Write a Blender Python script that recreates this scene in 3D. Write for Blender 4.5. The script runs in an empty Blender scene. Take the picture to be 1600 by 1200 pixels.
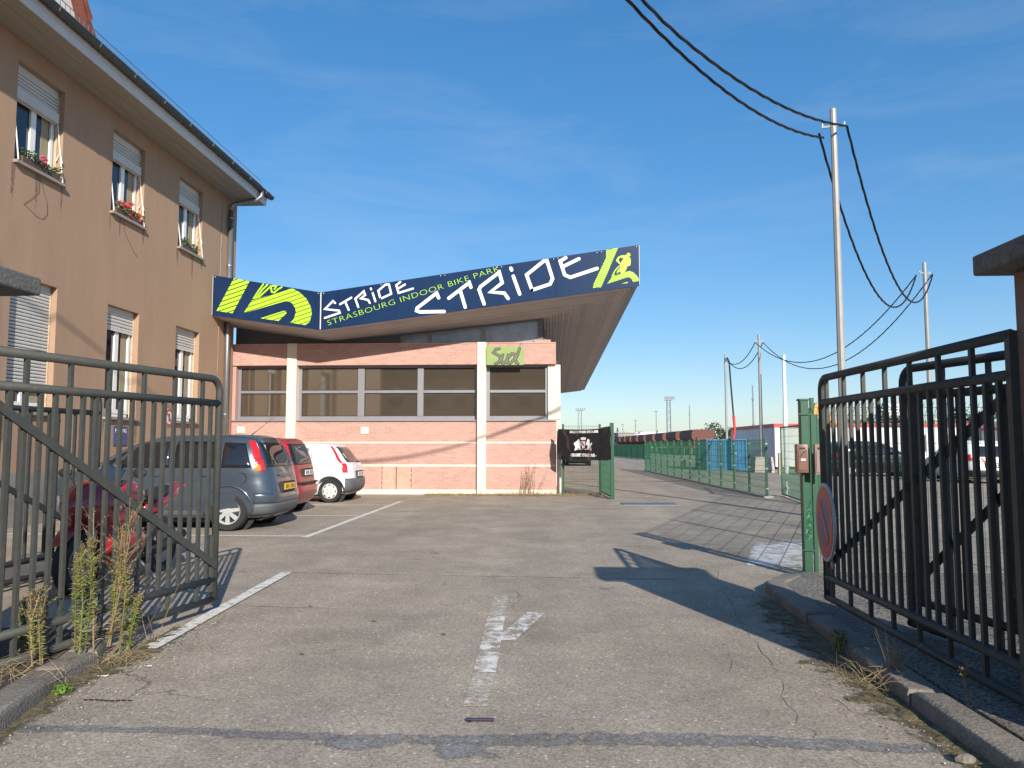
import bpy, bmesh, math, random
from mathutils import Vector, Matrix
random.seed(7)
R = math.radians
scene = bpy.context.scene
COL = scene.collection

# ------------------------------------------------------------ camera, sky, sun
SUN_AZ, SUN_EL = 19.3, 24.5
cd = bpy.data.cameras.new("camera"); cam = bpy.data.objects.new("camera", cd); COL.objects.link(cam)
cd.sensor_width = 36; cd.lens = 27.0; cd.clip_end = 3000; cd.clip_start = .05
cam.location = (0, 0, 1.45); cam.rotation_euler = (R(90 + 4.479), 0, R(2.854))
scene.camera = cam
world = bpy.data.worlds.new("World"); scene.world = world; world.use_nodes = True
wn, wl = world.node_tree.nodes, world.node_tree.links
wn.clear()
wo = wn.new('ShaderNodeOutputWorld'); bg = wn.new('ShaderNodeBackground'); sky = wn.new('ShaderNodeTexSky')
sky.sky_type = 'NISHITA'; sky.sun_disc = False
sky.sun_elevation = R(SUN_EL); sky.sun_rotation = R(180 - SUN_AZ)
sky.altitude = 150; sky.air_density = 1.0; sky.dust_density = 0.5; sky.ozone_density = 2.2
bg.inputs['Strength'].default_value = 0.125
# thin cirrus streaks mixed into the sky
tc = wn.new('ShaderNodeTexCoord'); mp = wn.new('ShaderNodeMapping')
mp.inputs['Scale'].default_value = (1.2, 1.2, 5.5); mp.inputs['Rotation'].default_value = (0.25, -0.18, 0.3)
nz = wn.new('ShaderNodeTexNoise'); nz.inputs['Scale'].default_value = 2.9; nz.inputs['Detail'].default_value = 7
nz.inputs['Roughness'].default_value = .62; nz.inputs['Distortion'].default_value = .5
rp = wn.new('ShaderNodeValToRGB'); rp.color_ramp.elements[0].position = .46; rp.color_ramp.elements[1].position = .85
rp.color_ramp.elements[0].color = (0, 0, 0, 1); rp.color_ramp.elements[1].color = (.17, .17, .17, 1)
mx = wn.new('ShaderNodeMix'); mx.data_type = 'RGBA'
hs = wn.new('ShaderNodeHueSaturation'); hs.inputs['Saturation'].default_value = 1.46; hs.inputs['Value'].default_value = 1.52
gm = wn.new('ShaderNodeGamma'); gm.inputs['Gamma'].default_value = .66
tn = wn.new('ShaderNodeMix'); tn.data_type = 'RGBA'; tn.blend_type = 'MULTIPLY'; tn.inputs['Factor'].default_value = 1; tn.inputs['B'].default_value = (.88, .945, 1.05, 1)
wl.new(tc.outputs['Generated'], mp.inputs['Vector']); wl.new(mp.outputs[0], nz.inputs['Vector'])
wl.new(nz.outputs['Fac'], rp.inputs['Fac']); wl.new(rp.outputs['Color'], mx.inputs['Factor'])
wl.new(sky.outputs[0], gm.inputs['Color']); wl.new(gm.outputs[0], tn.inputs['A']); wl.new(tn.outputs['Result'], hs.inputs['Color']); wl.new(hs.outputs[0], mx.inputs['A'])
mx.inputs['B'].default_value = (4.2, 4.7, 5.2, 1)
wl.new(mx.outputs['Result'], bg.inputs['Color']); wl.new(bg.outputs[0], wo.inputs['Surface'])
sd = bpy.data.lights.new("sun", 'SUN'); sd.energy = 4.8; sd.angle = R(.53); sd.color = (1.0, .93, .82)
sun = bpy.data.objects.new("sun", sd); COL.objects.link(sun); sun.location = (8, -20, 15)
_az, _el = R(SUN_AZ), R(SUN_EL)
LDIR = Vector((-math.sin(_az) * math.cos(_el), math.cos(_az) * math.cos(_el), -math.sin(_el)))
sun.rotation_euler = LDIR.to_track_quat('-Z', 'Y').to_euler()
vs = scene.view_settings
vs.view_transform = 'Standard'; vs.look = 'None'; vs.gamma = 1; vs.exposure = 0.4; vs.use_curve_mapping = False
scene.render.engine = 'CYCLES'

# ------------------------------------------------------------ helpers
class MB:
    """collects geometry; build() links it as one mesh object"""
    def __init__(s): s.v = []; s.f = []
    def quad(s, a, b, c, d):
        i = len(s.v); s.v += [tuple(a), tuple(b), tuple(c), tuple(d)]; s.f.append((i, i+1, i+2, i+3)); return s
    def poly(s, pts):
        i = len(s.v); s.v += [tuple(p) for p in pts]; s.f.append(tuple(range(i, i+len(pts)))); return s
    def box(s, x0, y0, z0, x1, y1, z1):
        i = len(s.v)
        s.v += [(x0,y0,z0),(x1,y0,z0),(x1,y1,z0),(x0,y1,z0),(x0,y0,z1),(x1,y0,z1),(x1,y1,z1),(x0,y1,z1)]
        for f in ((0,3,2,1),(4,5,6,7),(0,1,5,4),(1,2,6,5),(2,3,7,6),(3,0,4,7)): s.f.append(tuple(i+k for k in f))
        return s
    def bbox(s, x0, y0, z0, x1, y1, z1, b=.01):
        """box with chamfered upright and top edges"""
        bm = bmesh.new(); bmesh.ops.create_cube(bm, size=1)
        for v in bm.verts:
            v.co = Vector(((x0+x1)/2 + v.co.x*(x1-x0), (y0+y1)/2 + v.co.y*(y1-y0), (z0+z1)/2 + v.co.z*(z1-z0)))
        bmesh.ops.bevel(bm, geom=bm.edges[:], offset=b, segments=2, affect='EDGES', profile=.5)
        s.bm(bm); return s
    def bm(s, bm):
        i = len(s.v); bm.verts.index_update()
        s.v += [tuple(v.co) for v in bm.verts]
        for f in bm.faces: s.f.append(tuple(i+v.index for v in f.verts))
        bm.free()
    def bar(s, p, q, w, h, up=(0,0,1)):
        """rectangular bar from p to q: w across, h along up"""
        p, q = Vector(p), Vector(q); d = (q-p).normalized(); u = Vector(up)
        a = d.cross(u)
        if a.length < 1e-4: a = d.cross(Vector((0,1,0)))
        a.normalize(); u = a.cross(d).normalized(); a *= w/2; u *= h/2
        i = len(s.v)
        for c in (p, q): s.v += [tuple(c-a-u), tuple(c+a-u), tuple(c+a+u), tuple(c-a+u)]
        for f in ((0,1,2,3),(7,6,5,4),(0,4,5,1),(1,5,6,2),(2,6,7,3),(3,7,4,0)): s.f.append(tuple(i+k for k in f))
        return s
    def tube(s, pts, r, n=8, cap=True, closed=False):
        pts = [Vector(p) for p in pts]; m = len(pts)
        rr = r if isinstance(r, (list, tuple)) else [r]*m
        i0 = len(s.v); prev = None
        for k, p in enumerate(pts):
            if closed: t = pts[(k+1) % m] - pts[k-1]
            else: t = pts[min(k+1, m-1)] - pts[max(k-1, 0)]
            t.normalize()
            if prev is None:
                a = t.cross(Vector((0,0,1)))
                if a.length < 1e-3: a = t.cross(Vector((1,0,0)))
            else: a = prev - t*prev.dot(t)
            a.normalize(); prev = a; b = t.cross(a)
            for j in range(n):
                w = 2*math.pi*(j+.5)/n
                s.v.append(tuple(p + (a*math.cos(w) + b*math.sin(w))*rr[k]))
        for k in range(m if closed else m-1):
            for j in range(n):
                k2 = (k+1) % m
                s.f.append((i0+k*n+j, i0+k*n+(j+1)%n, i0+k2*n+(j+1)%n, i0+k2*n+j))
        if cap and not closed:
            s.f.append(tuple(i0+j for j in reversed(range(n)))); s.f.append(tuple(i0+(m-1)*n+j for j in range(n)))
        return s
    def lathe(s, prof, c=(0,0,0), axis='z', n=20, a0=0, a1=2*math.pi):
        """prof: list of (radius, height along axis)"""
        i0 = len(s.v); full = abs(a1-a0-2*math.pi) < 1e-6; m = n if full else n+1
        for r, h in prof:
            for j in range(m):
                w = a0 + (a1-a0)*j/n
                x, y = r*math.cos(w), r*math.sin(w)
                p = (x, y, h) if axis == 'z' else ((x, h, y) if axis == 'y' else (h, x, y))
                s.v.append((p[0]+c[0], p[1]+c[1], p[2]+c[2]))
        for k in range(len(prof)-1):
            for j in range(n):
                j2 = (j+1) % m
                s.f.append((i0+k*m+j, i0+k*m+j2, i0+(k+1)*m+j2, i0+(k+1)*m+j))
        return s
    def prism(s, pts, off):
        """polygon pts (3d) extruded by vector off, closed"""
        n = len(pts); i = len(s.v); off = Vector(off)
        s.v += [tuple(p) for p in pts] + [tuple(Vector(p)+off) for p in pts]
        s.f.append(tuple(i+k for k in range(n))); s.f.append(tuple(i+n+k for k in reversed(range(n))))
        for k in range(n): s.f.append((i+(k+1)%n, i+k, i+n+k, i+n+(k+1)%n))
        return s
    def grid(s, fn, nu, nv, skirt=None):
        """fn(i/nu, j/nv) -> point ; skirt fn gives the back surface for the rim"""
        i0 = len(s.v)
        for a in range(nu+1):
            for b in range(nv+1): s.v.append(tuple(fn(a/nu, b/nv)))
        for a in range(nu):
            for b in range(nv):
                p = i0+a*(nv+1)+b; s.f.append((p, p+nv+1, p+nv+2, p+1))
        if skirt:
            ring = [(a, 0) for a in range(nu)] + [(nu, b) for b in range(nv)] + [(a, nv) for a in range(nu, 0, -1)] + [(0, b) for b in range(nv, 0, -1)]
            j0 = len(s.v)
            for a, b in ring: s.v.append(tuple(skirt(a/nu, b/nv)))
            m = len(ring)
            for k in range(m):
                a, b = ring[k]; c, d = ring[(k+1) % m]
                s.f.append((i0+c*(nv+1)+d, i0+a*(nv+1)+b, j0+k, j0+(k+1) % m))
        return s
    def ellip(s, c, r, nu=14, nv=9, rot=None):
        bm = bmesh.new(); bmesh.ops.create_uvsphere(bm, u_segments=nu, v_segments=nv, radius=1)
        M = rot or Matrix.Identity(3)
        for v in bm.verts: v.co = M @ Vector((v.co.x*r[0], v.co.y*r[1], v.co.z*r[2])) + Vector(c)
        s.bm(bm); return s
    def mesh(s, smooth=False, sharp=None):
        me = bpy.data.meshes.new('mesh'); me.from_pydata(s.v, [], s.f); me.update()
        if smooth or sharp:
            me.polygons.foreach_set('use_smooth', [True]*len(me.polygons))
            if sharp: me.set_sharp_from_angle(angle=R(sharp))
        return me
    def build(s, name, m, parent=None, smooth=False, sharp=None, world=False):
        if world and parent is not None:
            M = chain(parent).inverted(); s.v = [tuple(M @ Vector(p)) for p in s.v]
        return link(name, s.mesh(smooth, sharp), m, parent)

def chain(o):
    M = Matrix.Identity(4)
    while o is not None: M = o.matrix_basis @ M; o = o.parent
    return M
def link(name, me, m, parent=None, loc=None):
    o = bpy.data.objects.new(name, me); COL.objects.link(o)
    me.name = name
    if m is not None and len(me.materials) == 0: me.materials.append(m)
    if parent is not None: o.parent = parent
    if loc: o.location = loc
    return o
def tag(o, label=None, cat=None, group=None, kind=None):
    if label: o['label'] = label
    if cat: o['category'] = cat
    if group: o['group'] = group
    if kind: o['kind'] = kind
    return o
def thing(name, label, cat, loc=(0,0,0), rz=0, group=None):
    o = bpy.data.objects.new(name, None); COL.objects.link(o); o.empty_display_size = .2
    o.location = loc; o.rotation_euler = (0, 0, rz)
    return tag(o, label, cat, group)
def copy_tree(o, parent=None):
    c = o.copy(); COL.objects.link(c); c.parent = parent
    for ch in [x for x in o.children]: copy_tree(ch, c)
    return c
def text_mesh(s, size, extrude=0.0, spacing=1.0, bold=0.0, shear=0):
    cu = bpy.data.curves.new('txt', 'FONT'); cu.body = s; cu.size = size; cu.extrude = extrude
    cu.space_character = spacing; cu.offset = bold; cu.shear = shear; cu.resolution_u = 3
    ob = bpy.data.objects.new('txt', cu); COL.objects.link(ob)
    dg = bpy.context.evaluated_depsgraph_get()
    me = bpy.data.meshes.new_from_object(ob.evaluated_get(dg))
    bpy.data.objects.remove(ob); bpy.data.curves.remove(cu)
    return me
def text_obj(name, s, size, m, parent, M, extrude=.002, spacing=1., bold=0., width=None):
    me = text_mesh(s, size, extrude, spacing, bold)
    xs = [v.co.x for v in me.vertices]
    if width and xs:
        k = width/(max(xs)-min(xs)); x0 = min(xs)
        for v in me.vertices: v.co.x = (v.co.x-x0)*k
    me.transform(chain(parent).inverted() @ M)
    return link(name, me, m, parent)
def wall_holes(a0, a1, z0, z1, holes, f, depth):
    """front face with rectangular holes and their reveals; f(a, z, d) -> point, d = depth behind the face"""
    mb = MB()
    A = sorted({a0, a1, *[h[0] for h in holes], *[h[1] for h in holes]})
    Z = sorted({z0, z1, *[h[2] for h in holes], *[h[3] for h in holes]})
    for i in range(len(A)-1):
        for j in range(len(Z)-1):
            am, zm = (A[i]+A[i+1])/2, (Z[j]+Z[j+1])/2
            if any(h[0] < am < h[1] and h[2] < zm < h[3] for h in holes): continue
            mb.quad(f(A[i], Z[j], 0), f(A[i+1], Z[j], 0), f(A[i+1], Z[j+1], 0), f(A[i], Z[j+1], 0))
    for h in holes:
        p = [(h[0], h[2]), (h[1], h[2]), (h[1], h[3]), (h[0], h[3])]
        for k in range(4):
            a, b = p[k], p[(k+1) % 4]
            mb.quad(f(*a, 0), f(*a, depth), f(*b, depth), f(*b, 0))
    return mb
def ribbon(pts, w, f, t=.004, capround=True):
    """flat stroke with mitred joints and rounded ends in a plane; f(x, z, d) -> point with d proud of the plane"""
    P = [Vector(p) for p in pts]; n = len(P); Lf = []; Rt = []
    for k in range(n):
        if k == 0: d = P[1]-P[0]
        elif k == n-1: d = P[-1]-P[-2]
        else: d = (P[k]-P[k-1]).normalized() + (P[k+1]-P[k]).normalized()
        if d.length < 1e-6: d = P[min(k+1, n-1)]-P[k]
        d.normalize(); nrm = Vector((-d.y, d.x)); s = w/2
        if 0 < k < n-1:
            c = nrm.dot(Vector((-(P[k]-P[k-1]).normalized().y, (P[k]-P[k-1]).normalized().x)))
            s = w/2/max(c, .5)
        Lf.append(P[k]+nrm*s); Rt.append(P[k]-nrm*s)
    d0 = (P[0]-P[1]).normalized(); d1 = (P[-1]-P[-2]).normalized()
    def cap(c, d):
        n_ = Vector((-d.y, d.x)); return [c + (n_*math.cos(R(a))+d*math.sin(R(a)))*w/2 for a in (30, 60, 90, 120, 150)]
    mb = MB()
    def face(loop): mb.poly([f(p.x, p.y, t) for p in loop])
    for k in range(n-1): face([Rt[k], Rt[k+1], Lf[k+1], Lf[k]])
    if capround:
        face([Lf[-1]] + cap(P[-1], d1) + [Rt[-1]]); face([Rt[0]] + cap(P[0], d0) + [Lf[0]])
    for side in (Lf, Rt):
        for k in range(n-1): mb.quad(f(*side[k], t), f(*side[k+1], t), f(*side[k+1], 0), f(*side[k], 0))
    return mb

# ------------------------------------------------------------ materials
MATS = {}
def mat(name, col, rough=.6, var=.12, scale=4., bump=0., bscale=60., metal=0., spec=.5, fine=0., fscale=80., coat=0., rnd=0., dirt=None, dscale=1.5, dlow=.5, stretch=None):
    if name in MATS: return MATS[name]
    m = bpy.data.materials.new(name); m.use_nodes = True; MATS[name] = m
    N, L = m.node_tree.nodes, m.node_tree.links
    b = N['Principled BSDF']
    b.inputs['Roughness'].default_value = rough; b.inputs['Metallic'].default_value = metal
    b.inputs['Specular IOR Level'].default_value = spec
    if coat: b.inputs['Coat Weight'].default_value = coat; b.inputs['Coat Roughness'].default_value = .04
    t = N.new('ShaderNodeTexCoord'); src = t.outputs['Object']
    if stretch:
        mpn = N.new('ShaderNodeMapping'); mpn.inputs['Scale'].default_value = stretch
        L.new(src, mpn.inputs['Vector']); src = mpn.outputs[0]
    n1 = N.new('ShaderNodeTexNoise'); n1.inputs['Scale'].default_value = scale; n1.inputs['Detail'].default_value = 6; n1.inputs['Roughness'].default_value = .65
    L.new(src, n1.inputs['Vector'])
    mr = N.new('ShaderNodeMapRange'); mr.inputs['From Min'].default_value = .25; mr.inputs['From Max'].default_value = .75
    mr.inputs['To Min'].default_value = 1-var; mr.inputs['To Max'].default_value = 1+var
    L.new(n1.outputs['Fac'], mr.inputs['Value']); val = mr.outputs[0]
    if fine:
        n2 = N.new('ShaderNodeTexNoise'); n2.inputs['Scale'].default_value = fscale; n2.inputs['Detail'].default_value = 3
        L.new(src, n2.inputs['Vector'])
        m2 = N.new('ShaderNodeMapRange'); m2.inputs['From Min'].default_value = .3; m2.inputs['From Max'].default_value = .7
        m2.inputs['To Min'].default_value = 1-fine; m2.inputs['To Max'].default_value = 1+fine
        L.new(n2.outputs['Fac'], m2.inputs['Value'])
        mu = N.new('ShaderNodeMath'); mu.operation = 'MULTIPLY'; L.new(val, mu.inputs[0]); L.new(m2.outputs[0], mu.inputs[1]); val = mu.outputs[0]
    if rnd:
        gi = N.new('ShaderNodeNewGeometry'); oi = N.new('ShaderNodeObjectInfo'); ad = N.new('ShaderNodeMath'); ad.operation = 'ADD'
        L.new(gi.outputs['Random Per Island'], ad.inputs[0]); L.new(oi.outputs['Random'], ad.inputs[1])
        fr = N.new('ShaderNodeMath'); fr.operation = 'FRACT'; L.new(ad.outputs[0], fr.inputs[0])
        m3 = N.new('ShaderNodeMapRange'); m3.inputs['To Min'].default_value = 1-rnd; m3.inputs['To Max'].default_value = 1+rnd
        L.new(fr.outputs[0], m3.inputs['Value'])
        mu = N.new('ShaderNodeMath'); mu.operation = 'MULTIPLY'; L.new(val, mu.inputs[0]); L.new(m3.outputs[0], mu.inputs[1]); val = mu.outputs[0]
    vm = N.new('ShaderNodeVectorMath'); vm.operation = 'SCALE'; vm.inputs[0].default_value = col[:3]
    L.new(val, vm.inputs['Scale']); out = vm.outputs[0]
    if dirt:
        n3 = N.new('ShaderNodeTexNoise'); n3.inputs['Scale'].default_value = dscale; n3.inputs['Detail'].default_value = 8; n3.inputs['Roughness'].default_value = .7
        L.new(src, n3.inputs['Vector'])
        r3 = N.new('ShaderNodeMapRange'); r3.inputs['From Min'].default_value = dlow; r3.inputs['From Max'].default_value = dlow+.2; r3.inputs['To Max'].default_value = dirt[3] if len(dirt) > 3 else .7
        L.new(n3.outputs['Fac'], r3.inputs['Value'])
        mxx = N.new('ShaderNodeMix'); mxx.data_type = 'RGBA'; L.new(r3.outputs[0], mxx.inputs['Factor']); L.new(out, mxx.inputs['A'])
        mxx.inputs['B'].default_value = (*dirt[:3], 1); out = mxx.outputs['Result']
    L.new(out, b.inputs['Base Color'])
    if bump:
        n4 = N.new('ShaderNodeTexNoise'); n4.inputs['Scale'].default_value = bscale; n4.inputs['Detail'].default_value = 5
        L.new(src, n4.inputs['Vector'])
        bp = N.new('ShaderNodeBump'); bp.inputs['Strength'].default_value = bump; bp.inputs['Distance'].default_value = .01
        L.new(n4.outputs['Fac'], bp.inputs['Height']); L.new(bp.outputs[0], b.inputs['Normal'])
    return m

def asphalt(name, col, speck=.33, patch=.16, crack=True, sscale=95.):
    m = mat(name, col, rough=.9, var=patch, scale=.35, spec=.25)
    N, L = m.node_tree.nodes, m.node_tree.links; b = N['Principled BSDF']
    base = b.inputs['Base Color'].links[0].from_socket
    t = [n for n in N if n.type == 'TEX_COORD'][0]
    vo = N.new('ShaderNodeTexVoronoi'); vo.inputs['Scale'].default_value = sscale; L.new(t.outputs['Object'], vo.inputs['Vector'])
    sep = N.new('ShaderNodeSeparateColor'); L.new(vo.outputs['Color'], sep.inputs[0])
    mr = N.new('ShaderNodeMapRange'); mr.inputs['To Min'].default_value = 1-speck; mr.inputs['To Max'].default_value = 1+speck*.8
    L.new(sep.outputs[0], mr.inputs['Value'])
    # rarer pale chips
    v2 = N.new('ShaderNodeTexVoronoi'); v2.inputs['Scale'].default_value = 38; L.new(t.outputs['Object'], v2.inputs['Vector'])
    s2 = N.new('ShaderNodeSeparateColor'); L.new(v2.outputs['Color'], s2.inputs[0])
    lt = N.new('ShaderNodeMath'); lt.operation = 'GREATER_THAN'; lt.inputs[1].default_value = .93; L.new(s2.outputs[1], lt.inputs[0])
    dl = N.new('ShaderNodeMath'); dl.operation = 'LESS_THAN'; dl.inputs[1].default_value = .32; L.new(v2.outputs['Distance'], dl.inputs[0])
    ml = N.new('ShaderNodeMath'); ml.operation = 'MULTIPLY'; L.new(lt.outputs[0], ml.inputs[0]); L.new(dl.outputs[0], ml.inputs[1])
    ma = N.new('ShaderNodeMath'); ma.operation = 'MULTIPLY_ADD'; ma.inputs[1].default_value = .8; L.new(ml.outputs[0], ma.inputs[0]); L.new(mr.outputs[0], ma.inputs[2])
    # broad worn areas and darker stains
    nb = N.new('ShaderNodeTexNoise'); nb.inputs['Scale'].default_value = 1.4; nb.inputs['Detail'].default_value = 9; nb.inputs['Roughness'].default_value = .7; L.new(t.outputs['Object'], nb.inputs['Vector'])
    mb_ = N.new('ShaderNodeMapRange'); mb_.inputs['From Min'].default_value = .3; mb_.inputs['From Max'].default_value = .7; mb_.inputs['To Min'].default_value = .84; mb_.inputs['To Max'].default_value = 1.14; L.new(nb.outputs['Fac'], mb_.inputs['Value'])
    mm = N.new('ShaderNodeMath'); mm.operation = 'MULTIPLY'; L.new(ma.outputs[0], mm.inputs[0]); L.new(mb_.outputs[0], mm.inputs[1])
    # tyre-polished lanes along the drive
    ml_ = N.new('ShaderNodeMapping'); ml_.inputs['Scale'].default_value = (1.1, .07, 1); ml_.inputs['Rotation'].default_value = (0, 0, .12); L.new(t.outputs['Object'], ml_.inputs['Vector'])
    nl_ = N.new('ShaderNodeTexNoise'); nl_.inputs['Scale'].default_value = 1.0; nl_.inputs['Detail'].default_value = 4; L.new(ml_.outputs[0], nl_.inputs['Vector'])
    rl_ = N.new('ShaderNodeMapRange'); rl_.inputs['From Min'].default_value = .3; rl_.inputs['From Max'].default_value = .7; rl_.inputs['To Min'].default_value = .88; rl_.inputs['To Max'].default_value = 1.1; L.new(nl_.outputs['Fac'], rl_.inputs['Value'])
    m6 = N.new('ShaderNodeMath'); m6.operation = 'MULTIPLY'; L.new(mm.outputs[0], m6.inputs[0]); L.new(rl_.outputs[0], m6.inputs[1])
    fac = m6.outputs[0]
    if crack:
        nw = N.new('ShaderNodeTexNoise'); nw.inputs['Scale'].default_value = 1.6; nw.inputs['Detail'].default_value = 5; L.new(t.outputs['Object'], nw.inputs['Vector'])
        av = N.new('ShaderNodeVectorMath'); av.operation = 'SCALE'; av.inputs['Scale'].default_value = .9; L.new(nw.outputs['Color'], av.inputs[0])
        ad = N.new('ShaderNodeVectorMath'); L.new(t.outputs['Object'], ad.inputs[0]); L.new(av.outputs[0], ad.inputs[1])
        vc = N.new('ShaderNodeTexVoronoi'); vc.feature = 'DISTANCE_TO_EDGE'; vc.inputs['Scale'].default_value = .34; L.new(ad.outputs[0], vc.inputs['Vector'])
        lc = N.new('ShaderNodeMapRange'); lc.inputs['From Min'].default_value = .0; lc.inputs['From Max'].default_value = .0045; lc.inputs['To Min'].default_value = .5; L.new(vc.outputs['Distance'], lc.inputs['Value'])
        nm = N.new('ShaderNodeTexNoise'); nm.inputs['Scale'].default_value = .5; L.new(t.outputs['Object'], nm.inputs['Vector'])
        gm = N.new('ShaderNodeMapRange'); gm.inputs['From Min'].default_value = .52; gm.inputs['From Max'].default_value = .58; L.new(nm.outputs['Fac'], gm.inputs['Value'])
        mixc = N.new('ShaderNodeMix'); mixc.data_type = 'FLOAT'; L.new(gm.outputs[0], mixc.inputs['Factor']); mixc.inputs['A'].default_value = 1.; L.new(lc.outputs[0], mixc.inputs['B'])
        m5 = N.new('ShaderNodeMath'); m5.operation = 'MULTIPLY'; L.new(fac, m5.inputs[0]); L.new(mixc.outputs['Result'], m5.inputs[1]); fac = m5.outputs[0]
    sc = N.new('ShaderNodeVectorMath'); sc.operation = 'SCALE'; L.new(base, sc.inputs[0]); L.new(fac, sc.inputs['Scale']); L.new(sc.outputs[0], b.inputs['Base Color'])
    bp = N.new('ShaderNodeBump'); bp.inputs['Strength'].default_value = .55; bp.inputs['Distance'].default_value = .006
    L.new(sep.outputs[0], bp.inputs['Height']); L.new(bp.outputs[0], b.inputs['Normal'])
    return m
def worn_paint(name, col, under, cover=.5, scale=14.):
    """road paint with gaps where the asphalt shows"""
    m = asphalt(name, under, crack=False)
    N, L = m.node_tree.nodes, m.node_tree.links; b = N['Principled BSDF']
    base = b.inputs['Base Color'].links[0].from_socket; t = [n for n in N if n.type == 'TEX_COORD'][0]
    n = N.new('ShaderNodeTexNoise'); n.inputs['Scale'].default_value = scale; n.inputs['Detail'].default_value = 9; n.inputs['Roughness'].default_value = .75; L.new(t.outputs['Object'], n.inputs['Vector'])
    r = N.new('ShaderNodeMapRange'); r.inputs['From Min'].default_value = cover-.06; r.inputs['From Max'].default_value = cover+.06; L.new(n.outputs['Fac'], r.inputs['Value'])
    mx = N.new('ShaderNodeMix'); mx.data_type = 'RGBA'; L.new(r.outputs[0], mx.inputs['Factor']); mx.inputs['A'].default_value = (*col, 1); L.new(base, mx.inputs['B'])
    L.new(mx.outputs['Result'], b.inputs['Base Color'])
    return m

GROUNDC = (.365, .308, .243)
M_ASPH = asphalt('asphalt', GROUNDC)
M_TAR = asphalt('tar_seal', (.20, .19, .18), speck=.35, crack=False)
M_WALK = asphalt('pavement_asphalt', (.20, .18, .155), speck=.6, crack=True, sscale=70)
M_PAINT = worn_paint('road_paint', (.74, .71, .65), GROUNDC, .56)
M_PAINTW = worn_paint('road_paint_worn', (.76, .74, .70), GROUNDC, .49, 9)
M_PAINTL = worn_paint('road_paint_thin', (.66, .64, .60), GROUNDC, .44, 22)
M_PAINTF = worn_paint('road_paint_faint', (.56, .52, .46), GROUNDC, .44, 7)
M_KERB = mat('kerb_stone', (.20, .175, .145), .92, .3, 4, .9, 45, fine=.25, rnd=.1, dirt=(.06,.06,.04,.6), dscale=3, dlow=.55)
M_CONC = mat('concrete', (.42, .40, .36), .85, .14, 3, .35, 50, fine=.12, dirt=(.2,.19,.16,.6), dscale=2.2, dlow=.55)
M_RENDER = mat('tan_render', (.395, .262, .178), .92, .07, 1.1, .22, 160, fine=.05, fscale=45, spec=.2, dirt=(.31,.20,.135,.5), dscale=.8, dlow=.56, stretch=(1,1,.45))
M_PLINTH = mat('plinth_render', (.25, .23, .21), .92, .15, 2, .3, 90, dirt=(.12,.11,.1,.6))
M_WHITE = mat('white_pvc', (.80, .79, .75), .35, .04, 3)
M_SHUT = mat('shutter_slats', (.60, .58, .54), .45, .08, 4)
M_SOFW = mat('eave_soffit', (.36, .32, .265), .8, .08, 2, .1, 40, stretch=(6,.4,1))
M_FASC = mat('eave_board', (.62, .63, .62), .6, .06, 3)
M_ZINC = mat('zinc', (.30, .32, .33), .42, .12, 5, metal=.75)
M_GUTTER = mat('gutter_metal', (.075, .085, .085), .5, .2, 3, metal=.3)
M_TILE = mat('clay_tile', (.20, .065, .04), .85, .25, 6, .4, 40, rnd=.3)
M_GLASS = mat('window_glass', (.025, .032, .04), .04, .1, 1, spec=.8)
M_CURT = mat('curtain', (.33, .27, .17), .9, .15, 9, stretch=(4,4,.3))
M_STONE = mat('sill_stone', (.30, .26, .22), .85, .15, 8, .3, 60)
M_STONEJ = mat('reveal_stone', (.55, .42, .28), .9, .3, 9, .3, 60)
M_LEAF = mat('geranium_leaf', (.05, .10, .025), .6, .3, 20, rnd=.5)
M_PINKF = mat('pink_petals', (.75, .12, .28), .6, .15, 20, rnd=.25)
M_REDF = mat('red_petals', (.60, .03, .04), .6, .15, 20, rnd=.3)
M_TROUGH = mat('brown_trough', (.10, .06, .045), .6)
M_BRICK = mat('pink_brick', (.485, .292, .245), .85, .05, 9, .3, 120, rnd=.09, fine=.05, dirt=(.44,.26,.21,.35), dscale=1.3, dlow=.55)
M_MORTAR = mat('mortar', (.53, .335, .275), .92, .08, 5)
M_CREAM = mat('cream_concrete', (.74, .66, .54), .85, .06, 2.5, .15, 80, dirt=(.55,.47,.36,.5), dscale=2, dlow=.6)
M_BAND = mat('band_panel', (.62, .33, .25), .85, .05, 3)
M_ALU = mat('grey_window_frame', (.26, .25, .27), .45, .08, 4, metal=.3)
M_BRPANE = mat('tinted_pane', (.078, .060, .041), .04, .16, .7, spec=.9)
M_CLAD = mat('grey_cladding', (.13, .14, .16), .55, .1, 2)
M_CLGL = mat('clerestory_glass', (.26, .30, .33), .12, .35, 2.2, spec=.7, dirt=(.45,.45,.42,.5), dscale=5, dlow=.62)
M_BOARD = mat('soffit_board', (.47, .43, .415), .75, .12, 1.5, rnd=.12)
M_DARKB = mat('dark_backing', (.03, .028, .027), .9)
M_NAVY = mat('navy_panel', (.008, .027, .082), .22, .1, 1.2, spec=.38)
M_LIME = mat('lime_vinyl', (.42, .72, .02), .45, .04, 3)
M_LETTER = mat('white_vinyl', (.85, .85, .85), .45, .03, 3)
M_STEEL = mat('gate_paint', (.052, .056, .050), .62, .2, 12, .25, 120, dirt=(.17,.085,.045,.75), dscale=11, dlow=.57)
M_STEELD = mat('shaded_gate_paint', (.035, .036, .034), .65, .2, 12, .2, 120)  # gate paint with the side gates' black, shaded look put into the colour
M_GREEN = mat('green_coated_steel', (.009, .075, .036), .45, .12, 8)
M_GREEND = mat('green_wire', (.010, .10, .045), .5, .1, 8)
M_CLIP = mat('pale_clip', (.62, .62, .58), .5)
M_CLIPF = mat('fence_clip', (.38, .42, .38), .5)
M_POLE = mat('galvanised_pole', (.36, .355, .335), .6, .12, 3, .1, 60, metal=.2)
M_POLEW = mat('white_pole_paint', (.72, .73, .74), .5, .06, 2)
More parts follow.
